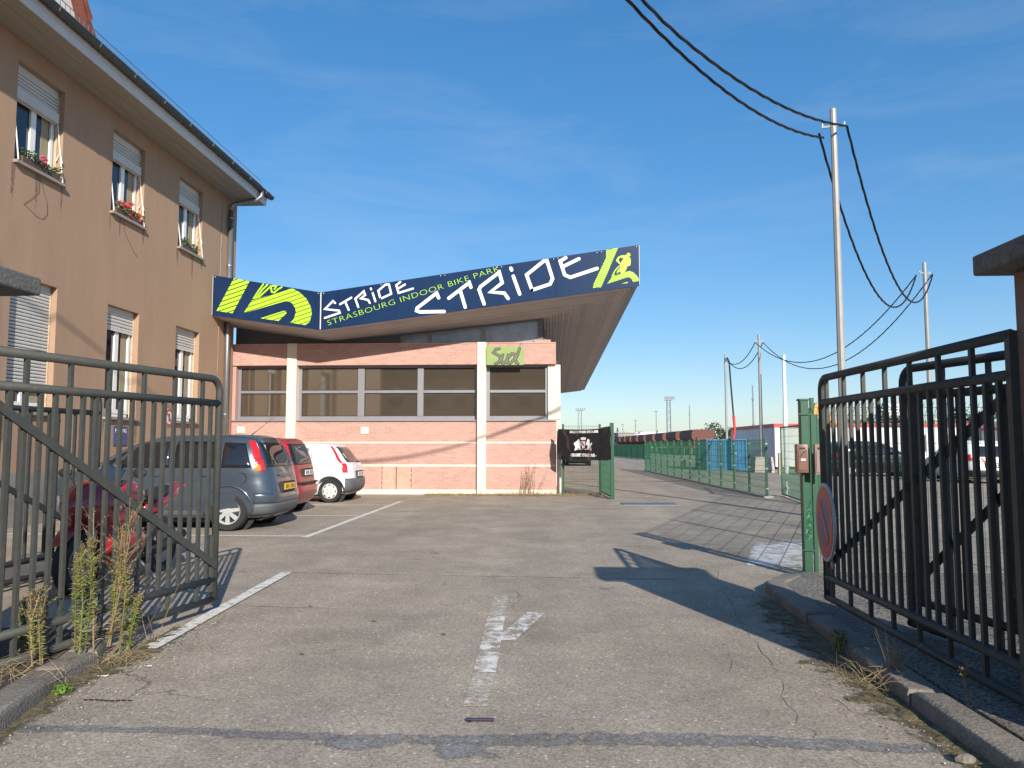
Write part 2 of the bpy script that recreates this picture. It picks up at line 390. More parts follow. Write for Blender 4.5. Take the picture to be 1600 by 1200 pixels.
M_CABLE = mat('black_cable', (.010, .011, .014), .55)
M_PIER = mat('pier_render', (.22, .14, .11), .92, .14, 3, .4, 60, dirt=(.1,.07,.06,.6), dscale=3)
M_CAP = mat('pier_cap_concrete', (.13, .125, .115), .92, .25, 7, .6, 45, fine=.25, fscale=40)
M_RUBBER = mat('tyre_rubber', (.022, .022, .023), .85, .15, 12, .2, 60)
M_RIM = mat('alloy_rim', (.46, .46, .455), .35, .06, 6, metal=.2)
M_HUB = mat('wheel_cover', (.55, .55, .53), .45, .06, 6)
M_CARG = mat('grey_blue_paint', (.075, .095, .125), .28, .06, 2, metal=.45, coat=.9)
M_CARR = mat('red_car_paint', (.30, .025, .03), .35, .08, 2, coat=.7)
M_CARW = mat('white_car_paint', (.78, .78, .77), .32, .03, 2, coat=.6)
M_CARK = mat('dark_car_paint', (.02, .02, .024), .25, .06, 2, coat=.9)
M_CGLASS = mat('car_glass', (.012, .013, .015), .03, .1, 2, spec=.9)
M_TRIM = mat('grey_plastic_trim', (.095, .10, .11), .55, .1, 6)
M_BLACKP = mat('black_plastic', (.02, .02, .021), .6, .1, 6)
M_TAILR = mat('red_lens', (.55, .015, .02), .12, .12, 20, coat=1)
M_TAILO = mat('amber_lens', (.75, .22, .02), .12, .12, 20, coat=1)
M_PLATEY = mat('yellow_plate', (.85, .50, .02), .4, .05)
M_PLATEW = mat('white_plate', (.75, .75, .72), .4, .05)
M_INK = mat('dark_ink', (.025, .025, .03), .6)
M_MOTOR = mat('red_fairing', (.26, .012, .018), .22, .06, 3, coat=1)
M_LAMP = mat('headlight_glass', (.30, .34, .37), .08, .3, 30, spec=.9, metal=.3)
M_CHROME = mat('chrome', (.6, .6, .6), .15, .03, metal=1)
M_BANNER = mat('black_tarpaulin', (.014, .014, .017), .20, .1, 4, spec=.6)
M_SIGNR = mat('sign_red', (.45, .03, .035), .45, .1, 8, dirt=(.5,.42,.4,.4), dscale=6, dlow=.6)
M_SIGNB = mat('sign_blue', (.035, .06, .19), .45, .1, 8, dirt=(.3,.3,.34,.4), dscale=6, dlow=.6)
M_SIGNG = mat('sign_grey_rim', (.42, .42, .42), .5)
M_SUD = mat('faded_green_board', (.25, .34, .115), .6, .10, 4, dirt=(.36,.44,.2,.5), dscale=3, dlow=.58)
M_SUDI = mat('dark_lettering', (.035, .04, .03), .6)
M_SUDR = mat('rubber_lettering', (.16, .16, .12), .7)
M_BOXB = mat('brown_mailbox', (.19, .095, .065), .45, .12, 5)
M_BOXP = mat('pale_mailbox', (.33, .23, .20), .45, .1, 5)
M_BLUEC = mat('blue_container_paint', (.012, .14, .36), .5, .15, 2, dirt=(.05,.12,.2,.4), dscale=2, dlow=.6)
M_MODW = mat('white_cabin_panel', (.72, .72, .70), .55, .05, 1)
M_MODR = mat('red_cabin_trim', (.55, .05, .06), .5, .05)
M_RUST = mat('rust_brown_wagon', (.14, .052, .038), .75, .2, .8, rnd=.2, dirt=(.08,.04,.035,.6), dscale=.8)
M_RUSTR = mat('red_wagon_frame', (.34, .055, .045), .7, .2, 1)
M_MAST = mat('mast_steel', (.22, .24, .27), .6, .1, 1)
M_YELL = mat('machine_yellow', (.62, .30, .03), .5, .1, 2)
M_FARW = mat('far_white_building', (.72, .72, .72), .7, .05, .2)
M_FARG = mat('far_grey_building', (.30, .27, .24), .85, .1, .2)
M_TREE = mat('far_tree_leaf', (.035, .055, .025), .8, .3, 1, rnd=.35)
M_BARK = mat('bark', (.09, .07, .05), .9, .25, 8)
M_WEEDG = mat('weed_green', (.16, .19, .035), .75, .25, 20, rnd=.4)
M_WEEDD = mat('weed_dry', (.24, .17, .085), .85, .25, 20, rnd=.4)
M_MOSS = mat('moss_soil', (.12, .098, .045), .95, .5, 7, .9, 50, fine=.45, fscale=90, dirt=(.30,.24,.16,.85), dscale=13, dlow=.5)
M_SOIL = mat('dark_soil', (.06, .05, .04), .95, .35, 7, .8, 40, fine=.3)
M_STRAW = mat('dry_grass', (.30, .22, .115), .9, .2, 20, rnd=.35)
M_PAPER = mat('paper_litter', (.70, .60, .58), .8, .1, 20)
M_PLATE = mat('steel_cover_plate', (.16, .18, .21), .55, .15, 4, metal=.4)
M_TEAL = mat('teal_post', (.01, .22, .22), .5)
M_ORED = mat('red_sheath', (.60, .04, .04), .5)
M_EDGE = mat('panel_edge', (.6, .6, .6), .5)

def soft_edge(m):
    """let the mesh attribute 'fade' break the sheet up into crumbs towards its rim"""
    N, L = m.node_tree.nodes, m.node_tree.links
    at = N.new('ShaderNodeAttribute'); at.attribute_name = 'fade'
    t = N.new('ShaderNodeTexCoord'); n = N.new('ShaderNodeTexNoise'); n.inputs['Scale'].default_value = 11; n.inputs['Detail'].default_value = 10; n.inputs['Roughness'].default_value = .75
    L.new(t.outputs['Object'], n.inputs['Vector'])
    ad = N.new('ShaderNodeMath'); ad.operation = 'ADD'; L.new(at.outputs['Fac'], ad.inputs[0]); L.new(n.outputs['Fac'], ad.inputs[1])
    mr = N.new('ShaderNodeMapRange'); mr.inputs['From Min'].default_value = .86; mr.inputs['From Max'].default_value = 1.0; L.new(ad.outputs[0], mr.inputs['Value'])
    tr = N.new('ShaderNodeBsdfTransparent'); ms = N.new('ShaderNodeMixShader'); o = [x for x in N if x.type == 'OUTPUT_MATERIAL'][0]
    L.new(mr.outputs[0], ms.inputs['Fac']); L.new(tr.outputs[0], ms.inputs[1]); L.new(N['Principled BSDF'].outputs[0], ms.inputs[2]); L.new(ms.outputs[0], o.inputs['Surface'])
def set_fade(o, vals):
    a = o.data.attributes.new('fade', 'FLOAT', 'POINT'); a.data.foreach_set('value', vals)
soft_edge(M_MOSS)
M_DRIP = mat('drip_stain', (.25,.168,.118), .92, .15, 6, spec=.2); soft_edge(M_DRIP)
M_PATCH = worn_paint('patch_paint', (.70,.69,.66), GROUNDC, .53, 5); soft_edge(M_PATCH)
M_STAIN = mat('oil_stain', (.20,.18,.155), .8, .3, 3); soft_edge(M_STAIN)
M_TARS = asphalt('tar_seal_worn', (.235, .225, .215), speck=.35, crack=False); soft_edge(M_TARS)

M_BRPANE.node_tree.nodes['Principled BSDF'].inputs['IOR'].default_value = 2.3
def streaks(m, amt=.16):
    """rain streaks: tall narrow noise multiplied into the colour"""
    N, L = m.node_tree.nodes, m.node_tree.links; b = N['Principled BSDF']; src = b.inputs['Base Color'].links[0].from_socket
    t = N.new('ShaderNodeTexCoord'); mp_ = N.new('ShaderNodeMapping'); mp_.inputs['Scale'].default_value = (3.2, 3.2, .16); L.new(t.outputs['Object'], mp_.inputs['Vector'])
    n = N.new('ShaderNodeTexNoise'); n.inputs['Scale'].default_value = 1.6; n.inputs['Detail'].default_value = 7; n.inputs['Roughness'].default_value = .65; L.new(mp_.outputs[0], n.inputs['Vector'])
    r = N.new('ShaderNodeMapRange'); r.inputs['From Min'].default_value = .35; r.inputs['From Max'].default_value = .62; r.inputs['To Min'].default_value = 1-amt; r.inputs['To Max'].default_value = 1.03; L.new(n.outputs['Fac'], r.inputs['Value'])
    v = N.new('ShaderNodeVectorMath'); v.operation = 'SCALE'; L.new(src, v.inputs[0]); L.new(r.outputs[0], v.inputs['Scale']); L.new(v.outputs[0], b.inputs['Base Color'])
streaks(M_RENDER, .025); streaks(M_CREAM, .10); streaks(M_BLUEC, .2); streaks(M_NAVY, .12); streaks(M_POLE, .2); streaks(M_MODW, .1)
BIG = [('S',[[(-3.039,5.443),(-3.098,5.577),(-3.628,5.169),(-3.645,5.094),(-3.552,5.058),(-2.887,5.065)]]),('T',[[(-2.762,5.431),(-2.201,5.856),(-2.156,5.727)],[(-2.442,5.623),(-2.308,5.179)]]),('R',[[(-1.791,5.263),(-1.932,5.663),(-1.893,5.742),(-1.38,6.136),(-1.297,5.842),(-1.616,5.593),(-1.24,5.558),(-1.135,5.407)]]),('I',[[(-0.995,6.025),(-0.82,5.528)]]),('IDOT',[[(-1.061,6.247),(-1.039,6.194)]]),('D',[[(-0.484,5.635),(-0.632,6.056),(-0.164,6.432),(-0.076,6.458),(0.078,5.942),(0.008,5.793)]]),('E',[[(0.438,6.54),(0.285,6.427),(0.405,6.045),(0.557,5.973),(1.287,6.212)],[(0.385,6.284),(0.795,6.483)]])]
SMALL = [('S',[[(-5.907,5.326),(-5.972,5.383),(-6.193,5.16),(-5.799,5.116),(-5.774,5.052),(-6.189,4.915)]]),('T',[[(-5.77,5.292),(-5.46,5.474)],[(-5.626,5.355),(-5.526,5.13)]]),('R',[[(-5.263,5.208),(-5.347,5.441),(-5.117,5.647),(-5.076,5.543),(-5.195,5.448),(-4.994,5.406),(-4.944,5.321)]]),('I',[[(-4.868,5.597),(-4.789,5.364)]]),('IDOT',[[(-4.922,5.726),(-4.91,5.694)]]),('D',[[(-4.65,5.434),(-4.713,5.659),(-4.519,5.826),(-4.419,5.833),(-4.352,5.568)]]),('E',[[(-4.104,5.894),(-4.215,5.807),(-4.149,5.59),(-3.751,5.71)],[(-4.166,5.71),(-3.976,5.824)]])]
TEXT = [(-6.088,4.702),(-1.359,6.211)]
LOGO_L = {'bar':[(-8.774,6.05),(-8.329,5.961),(-8.784,5.065),(-9.239,5.14)],'swoosh':[(-8.477,5.063),(-8.247,5.423),(-7.733,5.57),(-7.258,5.728),(-7.105,5.741),(-6.912,5.638),(-6.717,5.456),(-6.588,5.227),(-6.556,5.037),(-6.608,4.81),(-6.73,4.72),(-7.15,4.792),(-7.057,4.89),(-6.999,5.079),(-7.032,5.212),(-7.115,5.336),(-7.231,5.388),(-7.317,5.389)],'low':[(-7.994,4.92),(-7.358,5.12),(-7.282,5.119),(-7.265,5.052),(-7.485,4.84)],'bike':[[(-7.936,5.884),(-8.062,5.698),(-8.195,5.489),(-8.124,5.498),(-7.948,5.735),(-7.817,5.877)],[(-8.057,5.507),(-7.87,5.677),(-7.748,5.79)],[(-7.719,5.809),(-7.696,5.656),(-7.619,5.636),(-7.516,5.73),(-7.413,5.815)],[(-7.682,5.827),(-7.567,5.855),(-7.622,5.731)]]}
LOGO_R = {'bar':[(1.534,6.721),(1.858,6.771),(1.722,6.457),(1.545,6.035),(1.386,5.691),(1.171,5.675),(1.188,5.781),(1.532,6.506)],'swoosh':[(1.557,5.788),(1.689,5.975),(2.076,6.109),(2.179,6.131),(2.271,6.086),(2.373,5.979),(2.412,5.897),(2.403,5.856),(2.247,5.83),(2.232,5.887),(2.166,5.956),(2.097,5.956)],'low':[(1.934,5.787),(2.105,5.832),(2.121,5.818),(2.078,5.795)],'rider':[(1.861,6.526),(1.943,6.56),(2.081,6.573),(2.127,6.546),(2.184,6.492),(2.2,6.392),(2.181,6.281),(2.1,6.258),(2.062,6.147),(2.012,6.089),(1.931,6.057),(1.909,6.149),(1.894,6.29),(1.923,6.354),(1.982,6.448),(1.997,6.491),(1.907,6.502),(1.861,6.443),(1.912,6.36),(1.888,6.325),(1.812,6.403),(1.801,6.435)],'head':[(2.139,6.579),(2.191,6.578)],'wheel':[[(1.87,6.261),(1.765,6.138),(1.689,5.987),(1.723,5.98),(1.822,6.091),(1.883,6.196)],[(1.706,5.992),(1.915,6.148)]]}
SUD = [[(-1.471,4.209),(-1.564,4.194),(-1.638,4.101),(-1.564,4.054),(-1.471,4.006),(-1.436,3.925),(-1.47,3.82),(-1.586,3.767)],[(-1.366,4.029),(-1.413,3.878),(-1.366,3.773),(-1.285,3.819),(-1.227,3.947),(-1.211,4.028)],[(-1.227,3.924),(-1.239,3.807),(-1.158,3.784),(-1.03,3.899),(-0.995,4.039),(-1.1,4.063),(-1.192,3.97)],[(-0.879,4.213),(-0.937,4.038),(-0.995,3.899),(-0.972,3.806),(-0.926,3.771)]]

# ============================================================ GROUND
def sheet(name, pts, z, m, kind='structure', parent=None):
    o = MB().poly([(x, y, z) for x, y in pts]).build(name, m, parent)
    if parent is None and kind: o['kind'] = kind
    return o
ground = sheet('ground', [(-400,-120),(500,-120),(500,900),(-400,900)], 0, M_ASPH)
def marking(name, pts, m, z=.004): return sheet(name, pts, z, m, None, ground)
def line_mark(p, q, w, m, z=.004, name='painted_line'):
    p, q = Vector(p), Vector(q); d = (q-p).normalized(); n = Vector((-d.y, d.x))*w/2
    return marking(name, [p-n, q-n, q+n, p+n], m, z)
line_mark((-3.80,19.5), (-3.83,11.95), .11, M_PAINT)                  # outer edge of the bays
for y in (12.1, 15.55, 18.3): line_mark((-3.885,y), (-8.9,y+.05), .10, M_PAINT, .004)
line_mark((-2.84,5.42), (-2.97,8.65), .12, M_PAINT, .013)
line_mark((-1.2,8.62), (1.3,8.5), .06, M_PAINTF)
line_mark((-3.6,8.75), (-1.5,8.62), .035, M_PAINTF)
line_mark((-3.2,6.95), (-1.9,6.85), .03, M_PAINTF)
# worn arrow
line_mark((-.425,5.0), (-.46,6.6), .145, M_PAINTW, name='painted_arrow')
line_mark((-.46,6.61), (-.475,7.5), .145, M_PAINTL, name='painted_arrow')
line_mark((-.425,4.36), (-.425,4.99), .14, M_PAINTL, name='painted_arrow')
line_mark((-.345,5.80), (-.13,6.75), .15, M_PAINTW, .0055, name='painted_arrow')
# white hatched patch by the green post
pq = [Vector(p) for p in ((2.22,9.3),(3.0,8.98),(4.6,13.4),(3.1,12.3))]
pm = MB().grid(lambda u, v: (*pq[0].lerp(pq[1], u).lerp(pq[3].lerp(pq[2], u), v), .0045), 10, 10)
set_fade(pm.build('painted_patch', M_PATCH, ground), [.64*min(1, 2.2*min(a_, 10-a_)/5+.35, 2.2*(10-b_)/10, .5+b_/4) for a_ in range(11) for b_ in range(11)])
# tar seam across the entrance
random.seed(3)
top, bot = [], []
for i in range(46):
    x = -4.2+i*.17; y = 3.90 + .03*math.sin(x*2.1) + random.uniform(-.012,.012)
    w = .055 + .03*math.sin(x*1.3+1) + random.uniform(0,.02)
    top.append((x, y+w)); bot.append((x, y-w))
tar = MB()
tv = []
for i in range(45):
    for a_, b_ in ((0,.25),(.25,.75),(.75,1)):
        L_ = lambda j, f: (bot[j][0], (bot[j][1]-.03)*(1-f)+(top[j][1]+.03)*f, .003)
        tar.quad(L_(i,a_), L_(i+1,a_), L_(i+1,b_), L_(i,b_)); tv += [(.47 if .1 < q < .9 else .16) for q in (a_,a_,b_,b_)]
set_fade(tar.build('tar_seam', M_TARS, ground), tv)
for pts in ([(-.62,3.74),(-.50,3.6),(-.2,3.66),(-.3,3.86),(-.6,3.88)], [(-1.2,3.78),(-.9,3.68),(-.72,3.82),(-1.1,3.9)]):
    cx_ = sum(p[0] for p in pts)/len(pts); cy_ = sum(p[1] for p in pts)/len(pts); fm = MB(); fv = []
    for p, q in zip(pts, pts[1:]+pts[:1]): fm.poly([(cx_,cy_,.0036),(p[0]+(p[0]-cx_)*.3,p[1]+(p[1]-cy_)*.3,.0036),(q[0]+(q[0]-cx_)*.3,q[1]+(q[1]-cy_)*.3,.0036)]); fv += [.8,.1,.1]
    set_fade(fm.build('tar_seam', M_TARS, ground), fv)
for x, y, r in ((.5,11.8,.34),(.55,7.9,.3),(-2.4,12.3,.22)):
    sm = MB().grid(lambda u, v: (x+math.cos(u*6.2832)*r*1.3*v, y+math.sin(u*6.2832)*r*.7*v, .0032), 16, 4); so = sm.build('oil_stain', M_STAIN, ground); set_fade(so, [.42*(1-q[1]) for q in [(a_/16, b_/4) for a_ in range(17) for b_ in range(5)]])
# wandering cracks near the right kerb
def crack(pts, seed, w=.006):
    w *= .7
    random.seed(seed); P = [Vector(p) for p in pts]; mb = MB(); prev = None
    fine_ = [P[i].lerp(P[i+1], k/6)+Vector((random.gauss(0,.014), random.gauss(0,.014))) for i in range(len(P)-1) for k in range(6)]
    for i in range(len(fine_)-1):
        d = (fine_[i+1]-fine_[i]).normalized(); n = Vector((-d.y, d.x))
        a = prev or (fine_[i]-n*w*.5, fine_[i]+n*w*.5); ww = w*random.uniform(.3,1.3); b = (fine_[i+1]-n*ww*.5, fine_[i+1]+n*ww*.5)
        mb.quad((*a[0],.0022),(*b[0],.0022),(*b[1],.0022),(*a[1],.0022)); prev = b
    mb.build('crack', mat('crack_dark', (.13,.112,.09), .95, .3, 9), ground)
crack([(1.9,9.0),(1.72,8.0),(1.62,7.1),(1.5,6.1),(1.45,5.3),(1.4,4.85),(1.3,4.4),(1.33,4.0),(1.42,3.6)], 1)
crack([(1.5,6.1),(1.25,5.75),(1.2,5.2),(1.02,4.9)], 2, .004)
crack([(1.4,4.85),(1.62,4.55),(1.7,4.2)], 3, .004)
crack([(-2.4,9.6),(-1.3,9.45),(-.2,9.55),(.8,9.4)], 4, .004)
crack([(-.9,3.2),(-.8,3.6),(-1.05,4.2),(-.95,4.9)], 5, .004)
crack([(-4.0,12.9),(-2.8,13.2),(-1.6,13.0),(-.2,13.4),(1.6,13.1),(3.0,13.6)], 6, .006)
# steel cover plate set in concrete beyond the wall
MB().box(1.72,18.55,.002,3.02,19.25,.016).build('cover_plate', M_PLATE, ground)
MB().box(1.66,18.48,.001,3.1,18.545,.007).build('cover_frame', M_ZINC, ground)

# raised pavements with kerb stones
pl = tag(MB().prism([(-3.02,4.95,0),(-3.08,5.25,0),(-3.28,5.5,0),(-3.6,5.65,0),(-9.3,5.8,0),(-9.3,-3,0),(-2.72,-3,0),(-2.75,3.2,0)], (0,0,.085)).build('pavement', M_SOIL), kind='structure')
pr_ = tag(MB().prism([(2.21,7.95,0),(2.7,8.5,0),(9,8.65,0),(9,-3,0),(2.17,-3,0)], (0,0,.085)).build('pavement', M_WALK), kind='structure')
def kerb_run(pts, w, h, parent, inner):
    """kerb stones between consecutive points, width towards inner side (+1 left of travel)"""
    for i in range(len(pts)-1):
        p, q = Vector(pts[i]), Vector(pts[i+1]); d = (q-p).normalized(); n = Vector((-d.y, d.x))*inner
        p2, q2 = p + d*.006, q - d*.006; dz = random.uniform(-.008,.008)
        bm = bmesh.new()
        jt = lambda c: Vector(c)+Vector((random.uniform(-.008,.008), random.uniform(-.008,.008)))
        vs_ = [bm.verts.new((*jt(c), z+random.uniform(-.006,.006))) for z in (-.02, h+dz) for c in (p2, q2, q2+n*w, p2+n*w)]
        for f in ((0,3,2,1),(4,5,6,7),(0,1,5,4),(1,2,6,5),(2,3,7,6),(3,0,4,7)): bm.faces.new([vs_[k] for k in f])
        bmesh.ops.recalc_face_normals(bm, faces=bm.faces)
        bmesh.ops.bevel(bm, geom=[e for e in bm.edges if all(v.co.z > 0 for v in e.verts)], offset=.034, segments=4, affect='EDGES', profile=.5)
        mb = MB(); mb.bm(bm); mb.build('kerb_stone', M_KERB, parent, sharp=40)
kerb_run([(-2.62,-1.0),(-2.63,0.2),(-2.64,1.4),(-2.66,2.6),(-2.74,3.75),(-2.93,4.62),(-2.97,5.02),(-3.07,5.32),(-3.3,5.58)], .2, .105, pl, 1)
kerb_run([(2.02,-1.0),(2.02,0.2),(2.01,1.4),(2.0,2.5),(1.98,3.5),(1.97,4.45),(2.02,5.4),(2.05,6.4),(2.05,7.3),(2.12,7.85),(2.45,8.35)], .19, .105, pr_, -1)
# mossy gutters: dirt banks along the kerbs
def verge(name, line, w, seed, m=M_MOSS):
    random.seed(seed); mb = MB()
    P = [Vector(p) for p in line]
    rows = []; fd = []
    for i in range(len(P)-1):
        for k in range(8):
            t = k/8; c = P[i].lerp(P[i+1], t); d = (P[i+1]-P[i]).normalized(); n = Vector((-d.y, d.x))
            ww = w[i]*(1-t)+w[i+1]*t; ww *= random.uniform(.65,1.2)
            ends = min(1, (i*8+k)/5, ((len(P)-1)*8-1-i*8-k)/5)
            rows.append([(*(c+n*ww*u), .005+.012*(1-u)*random.uniform(.3,1.2)) for u in (0,.33,.66,1)]); fd.append([ends*q for q in (.58,.5,.36,.05)])
    vals = []
    for (a, b), (fa, fb) in zip(zip(rows, rows[1:]), zip(fd, fd[1:])):
        for k in range(3): mb.quad(a[k], b[k], b[k+1], a[k+1]); vals += [fa[k], fb[k], fb[k+1], fa[k+1]]
    o = mb.build(name, m, smooth=True); set_fade(o, vals); return tag(o, kind='structure')
verge('mossy_verge', [(2.05,8.0),(2.04,7.0),(2.04,6.2),(2.0,5.2),(1.97,4.45),(1.98,3.6),(2.0,2.6)][::-1], [.14,.26,.42,.5,.46,.34,.2], 4)
verge('mossy_verge', [(-2.68,2.6),(-2.76,3.75),(-2.95,4.62),(-2.95,5.1),(-2.95,5.9),(-3.0,6.3)], [-.12,-.18,-.28,-.34,-.30,-.2], 5)

# ============================================================ LEFT BUILDING (tan house)
XF = -9.37
Y0, Y1, ZT = 3.0, 22.15, 8.74
house = thing('rendered_house', 'two storey tan rendered house with roller shutters and white eaves', 'house', (XF-4, 12.5, 0))
up = [(12.66,13.96,6.42,8.24), (15.63,16.93,6.42,8.24), (18.60,19.90,6.42,8.24)]
lo = [(12.74,14.0,2.02,4.42), (15.68,16.92,2.02,4.42), (18.66,19.94,2.02,4.42)]
wb = wall_holes(Y0, Y1, .95, ZT, up+lo, lambda a, z, d: (XF-d, a, z), .24)
wb.quad((XF,Y1,.95),(XF-9,Y1,.95),(XF-9,Y1,ZT),(XF,Y1,ZT))
wb.quad((XF,Y0,.95),(XF,Y0,ZT),(XF-9,Y0,ZT),(XF-9,Y0,.95))
wb.quad((XF-9,Y1,.95),(XF-9,Y0,.95),(XF-9,Y0,ZT),(XF-9,Y1,ZT))
wb.poly([(XF,Y1,ZT),(XF-9,Y1,ZT),(XF-4.5,Y1,ZT+4.2)])
wb.build('wall', M_RENDER, house, world=True)
pb = MB().box(XF-8.97,Y0-.03,0,XF+.03,Y1-.0,.95); pb.build('plinth', M_PLINTH, house, world=True)
def shutter(y0, y1, ztop, zbot, parent, x):
    n = max(3, int((ztop-zbot)/.062)); h = (ztop-zbot)/n
    for k in range(n):
        z = ztop-(k+1)*h
        mb = MB(); i = 4
        prof = [(-.012,.0),(.012,.004),(.017,h*.4),(.013,h-.016),(-.012,h-.010)]
        for a, b in zip(prof, prof[1:]): mb.quad((x+a[0],y0,z+a[1]),(x+a[0],y1,z+a[1]),(x+b[0],y1,z+b[1]),(x+b[0],y0,z+b[1]))
        mb.build('shutter_slat', M_SHUT, parent, world=True)
def house_window(o, upper, closed=None, tall=False):
    y0, y1, z0, z1 = o; x = XF-.2
    w = MB()
    for (a, b, c, d) in ((y0,y0+.07,z0+.03,z1),(y1-.07,y1,z0+.03,z1),(y0,y1,z0+.03,z0+.1),(y0,y1,z1-.28,z1-.2)): w.box(x-.03,a,c,x+.03,b,d)
    win = w.build('window', M_WHITE, house, world=True)
    ym = (y0+y1)/2
    sash = MB()
    for a, b in ((y0+.07,ym+.02),(ym-.0+.02,y1-.07)):
        for (p, q, c, d) in ((a,a+.07,z0+.1,z1-.28),(b-.07,b,z0+.1,z1-.28),(a+.07,b-.07,z0+.1,z0+.19),(a+.07,b-.07,z1-.36,z1-.28)): sash.box(x-.02,p,c,x+.045,q,d)
    sash.build('sash', M_WHITE, win, world=True)
    for a, b in ((y0+.14,ym-.05),(ym+.09,y1-.14)):
        MB().box(x-.012,a-.01,z0+.18,x+.006,b+.01,z1-.35).build('pane', M_GLASS, win, world=True)
    MB().box(x-.002,y1-.37,z0+.2,x+.012,y1-.17,z1-.38).build('curtain', M_CURT, win, world=True)
    if closed is None: closed = .62 if upper else .42
    sh = MB().box(x+.02,y0+.01,z1-.10,x+.075,y1-.01,z1-.002).build('shutter_box', M_SHUT, house, world=True)
    shutter(y0+.03, y1-.03, z1-.09, z1-closed, sh, x+.07)
    MB().box(x+.055,y0+.02,z1-closed-.05,x+.085,y1-.02,z1-closed).build('shutter_end_bar', M_SHUT, sh, world=True)
    for yy in (y0+.001, y1-.031): MB().box(x+.05,yy,z0+.03,x+.095,yy+.03,z1-.1).build('shutter_rail', M_STONEJ, sh, world=True)
    MB().bbox(XF-.2,y0-.03,z0-.05,XF+.085,y1+.05,z0+.008,.008).build('sill', M_STONE, house, world=True)
    if upper:
        zb = z1-closed
        for yy in (y0+.035, y1-.035):
            a = MB(); a.tube([(XF-.1,yy,zb+.0),(XF+.055,yy,z0+.02)], .0125, 6)
            if yy > ym: a.tube([(XF-.09,yy-.012,z0+.45),(XF-.02,yy-.012,z0+.62),(XF+.035,yy-.012,z0+.40)], .012, 6)
            a.build('shutter_stay', M_WHITE, win, world=True)
        b = MB().box(XF-.12,y0+.05,zb-.03,XF-.06,y1-.05,zb+.16); b.build('shutter_bottom_panel', M_SHUT, win, world=True)
    return win
def drip(y, z, w, h):
    o = MB().grid(lambda u, v: (XF+.002, y+w*(u-.5)*(1-.4*v), z-h*v), 4, 6).build('drip_stain', M_DRIP, house, world=True)
    set_fade(o, [(.6-.4*(b_/6))*(1 if 0 < a_ < 4 else .25) for a_ in range(5) for b_ in range(7)])
random.seed(17)
for q in up+lo:
    for yy in (q[0]-.01, q[1]+.03, q[0]+random.uniform(.3,.9)): drip(yy, q[2]-.055, random.uniform(.06,.16), random.uniform(.4,1.1))
house_window(up[0], True, .62); house_window(up[1], True, .58); house_window(up[2], True, .60)
house_window(lo[0], False, 1.93); house_window(lo[1], False, .46); house_window(lo[2], False, .50)
# eaves
EY = 22.30
MB().box(XF-.2,Y0-.3,ZT-.10,-8.58,EY,ZT-.06).build('eave_soffit', M_SOFW, house, world=True)
for k, (xa, xb) in enumerate(((-9.36,-9.14),(-9.13,-8.88),(-8.87,-8.6))):
    MB().box(xa,Y0-.3,ZT-.118,xb,EY-.01,ZT-.1).build('soffit_board', M_SOFW, house, world=True)
MB().box(-8.58,Y0-.3,ZT-.125,-8.545,EY+.005,ZT+.03).build('fascia_board', M_FASC, house, world=True)
MB().box(-8.565,Y0-.3,ZT+.03,-8.52,EY+.005,ZT+.15).build('fascia_board', M_FASC, house, world=True)
MB().prism([(XF-9.8,EY,ZT-.1),(-8.57,EY,ZT-.1),(-8.57,EY,ZT+.13),(XF-4.5,EY,ZT+4.6)], (0,.03,0)).build('barge_board', M_FASC, house, world=True)
gut = MB(); n = 8
for k in range(n):
    a0, a1 = math.pi+math.pi*k/n, math.pi+math.pi*(k+1)/n; r = .085; gx, gz = -8.43, ZT+.17
    p, q = (gx+r*math.cos(a0), gz+r*math.sin(a0)), (gx+r*math.cos(a1), gz+r*math.sin(a1))
    gut.quad((p[0],Y0-.3,p[1]),(q[0],Y0-.3,q[1]),(q[0],EY+.12,q[1]),(p[0],EY+.12,p[1]))
gut.poly([(gx+r*math.cos(math.pi+math.pi*k/n), EY+.12, gz+r*math.sin(math.pi+math.pi*k/n)) for k in range(n+1)])
gut.tube([(gx+r,Y0-.3,gz),(gx+r,EY+.12,gz)], .012, 6)
gutter = gut.build('gutter', M_GUTTER, house, world=True)
for k in range(14):
    y = 6.2+k*1.2
    MB().bar((gx+r*.72,y,gz-r*.74),(gx+r+.008,y,gz+.01),.03,.008,(0,1,0)).build('gutter_bracket', M_ZINC, gutter, world=True)
# roof slabs
MB().prism([(-8.47,Y0-.4,ZT+.2),(XF-4.5,Y0-.4,ZT+4.75),(XF-4.5,Y0-.4,ZT+4.62),(-8.50,Y0-.4,ZT+.1)], (0,EY+.1-Y0+.4,0)).build('roof', M_TILE, house, world=True)
MB().prism([(XF-9.9,Y0-.4,ZT-.2),(XF-4.5,Y0-.4,ZT+4.75),(XF-4.5,Y0-.4,ZT+4.62),(XF-9.9,Y0-.4,ZT-.3)], (0,EY+.1-Y0+.4,0)).build('roof', M_TILE, house, world=True)
for k in range(6):
    x = -8.5-k*.28; z = ZT+.25+k*.29*.865
    MB().bbox(x-.3,EY-.08,z-.02,x+.05,EY+.13,z+.06,.02).build('verge_tile', M_TILE, house, world=True)
# snow guard above the gutter
sg = MB(); sx, sz = -8.60, ZT+.40
sg.tube([(sx,Y0,sz+.14),(sx,EY-.3,sz+.14)], .008, 5); sg.tube([(sx,Y0,sz+.02),(sx,EY-.3,sz+.02)], .006, 5)
snow = sg.build('snow_guard', M_ZINC, house, world=True)
k = Y0+.2
while k < EY-.3:
    MB().bar((sx,k,sz-.15),(sx,k,sz+.14),.006,.012).build('guard_post', M_ZINC, snow, world=True); k += .14 if 9 < k < 17 else .2
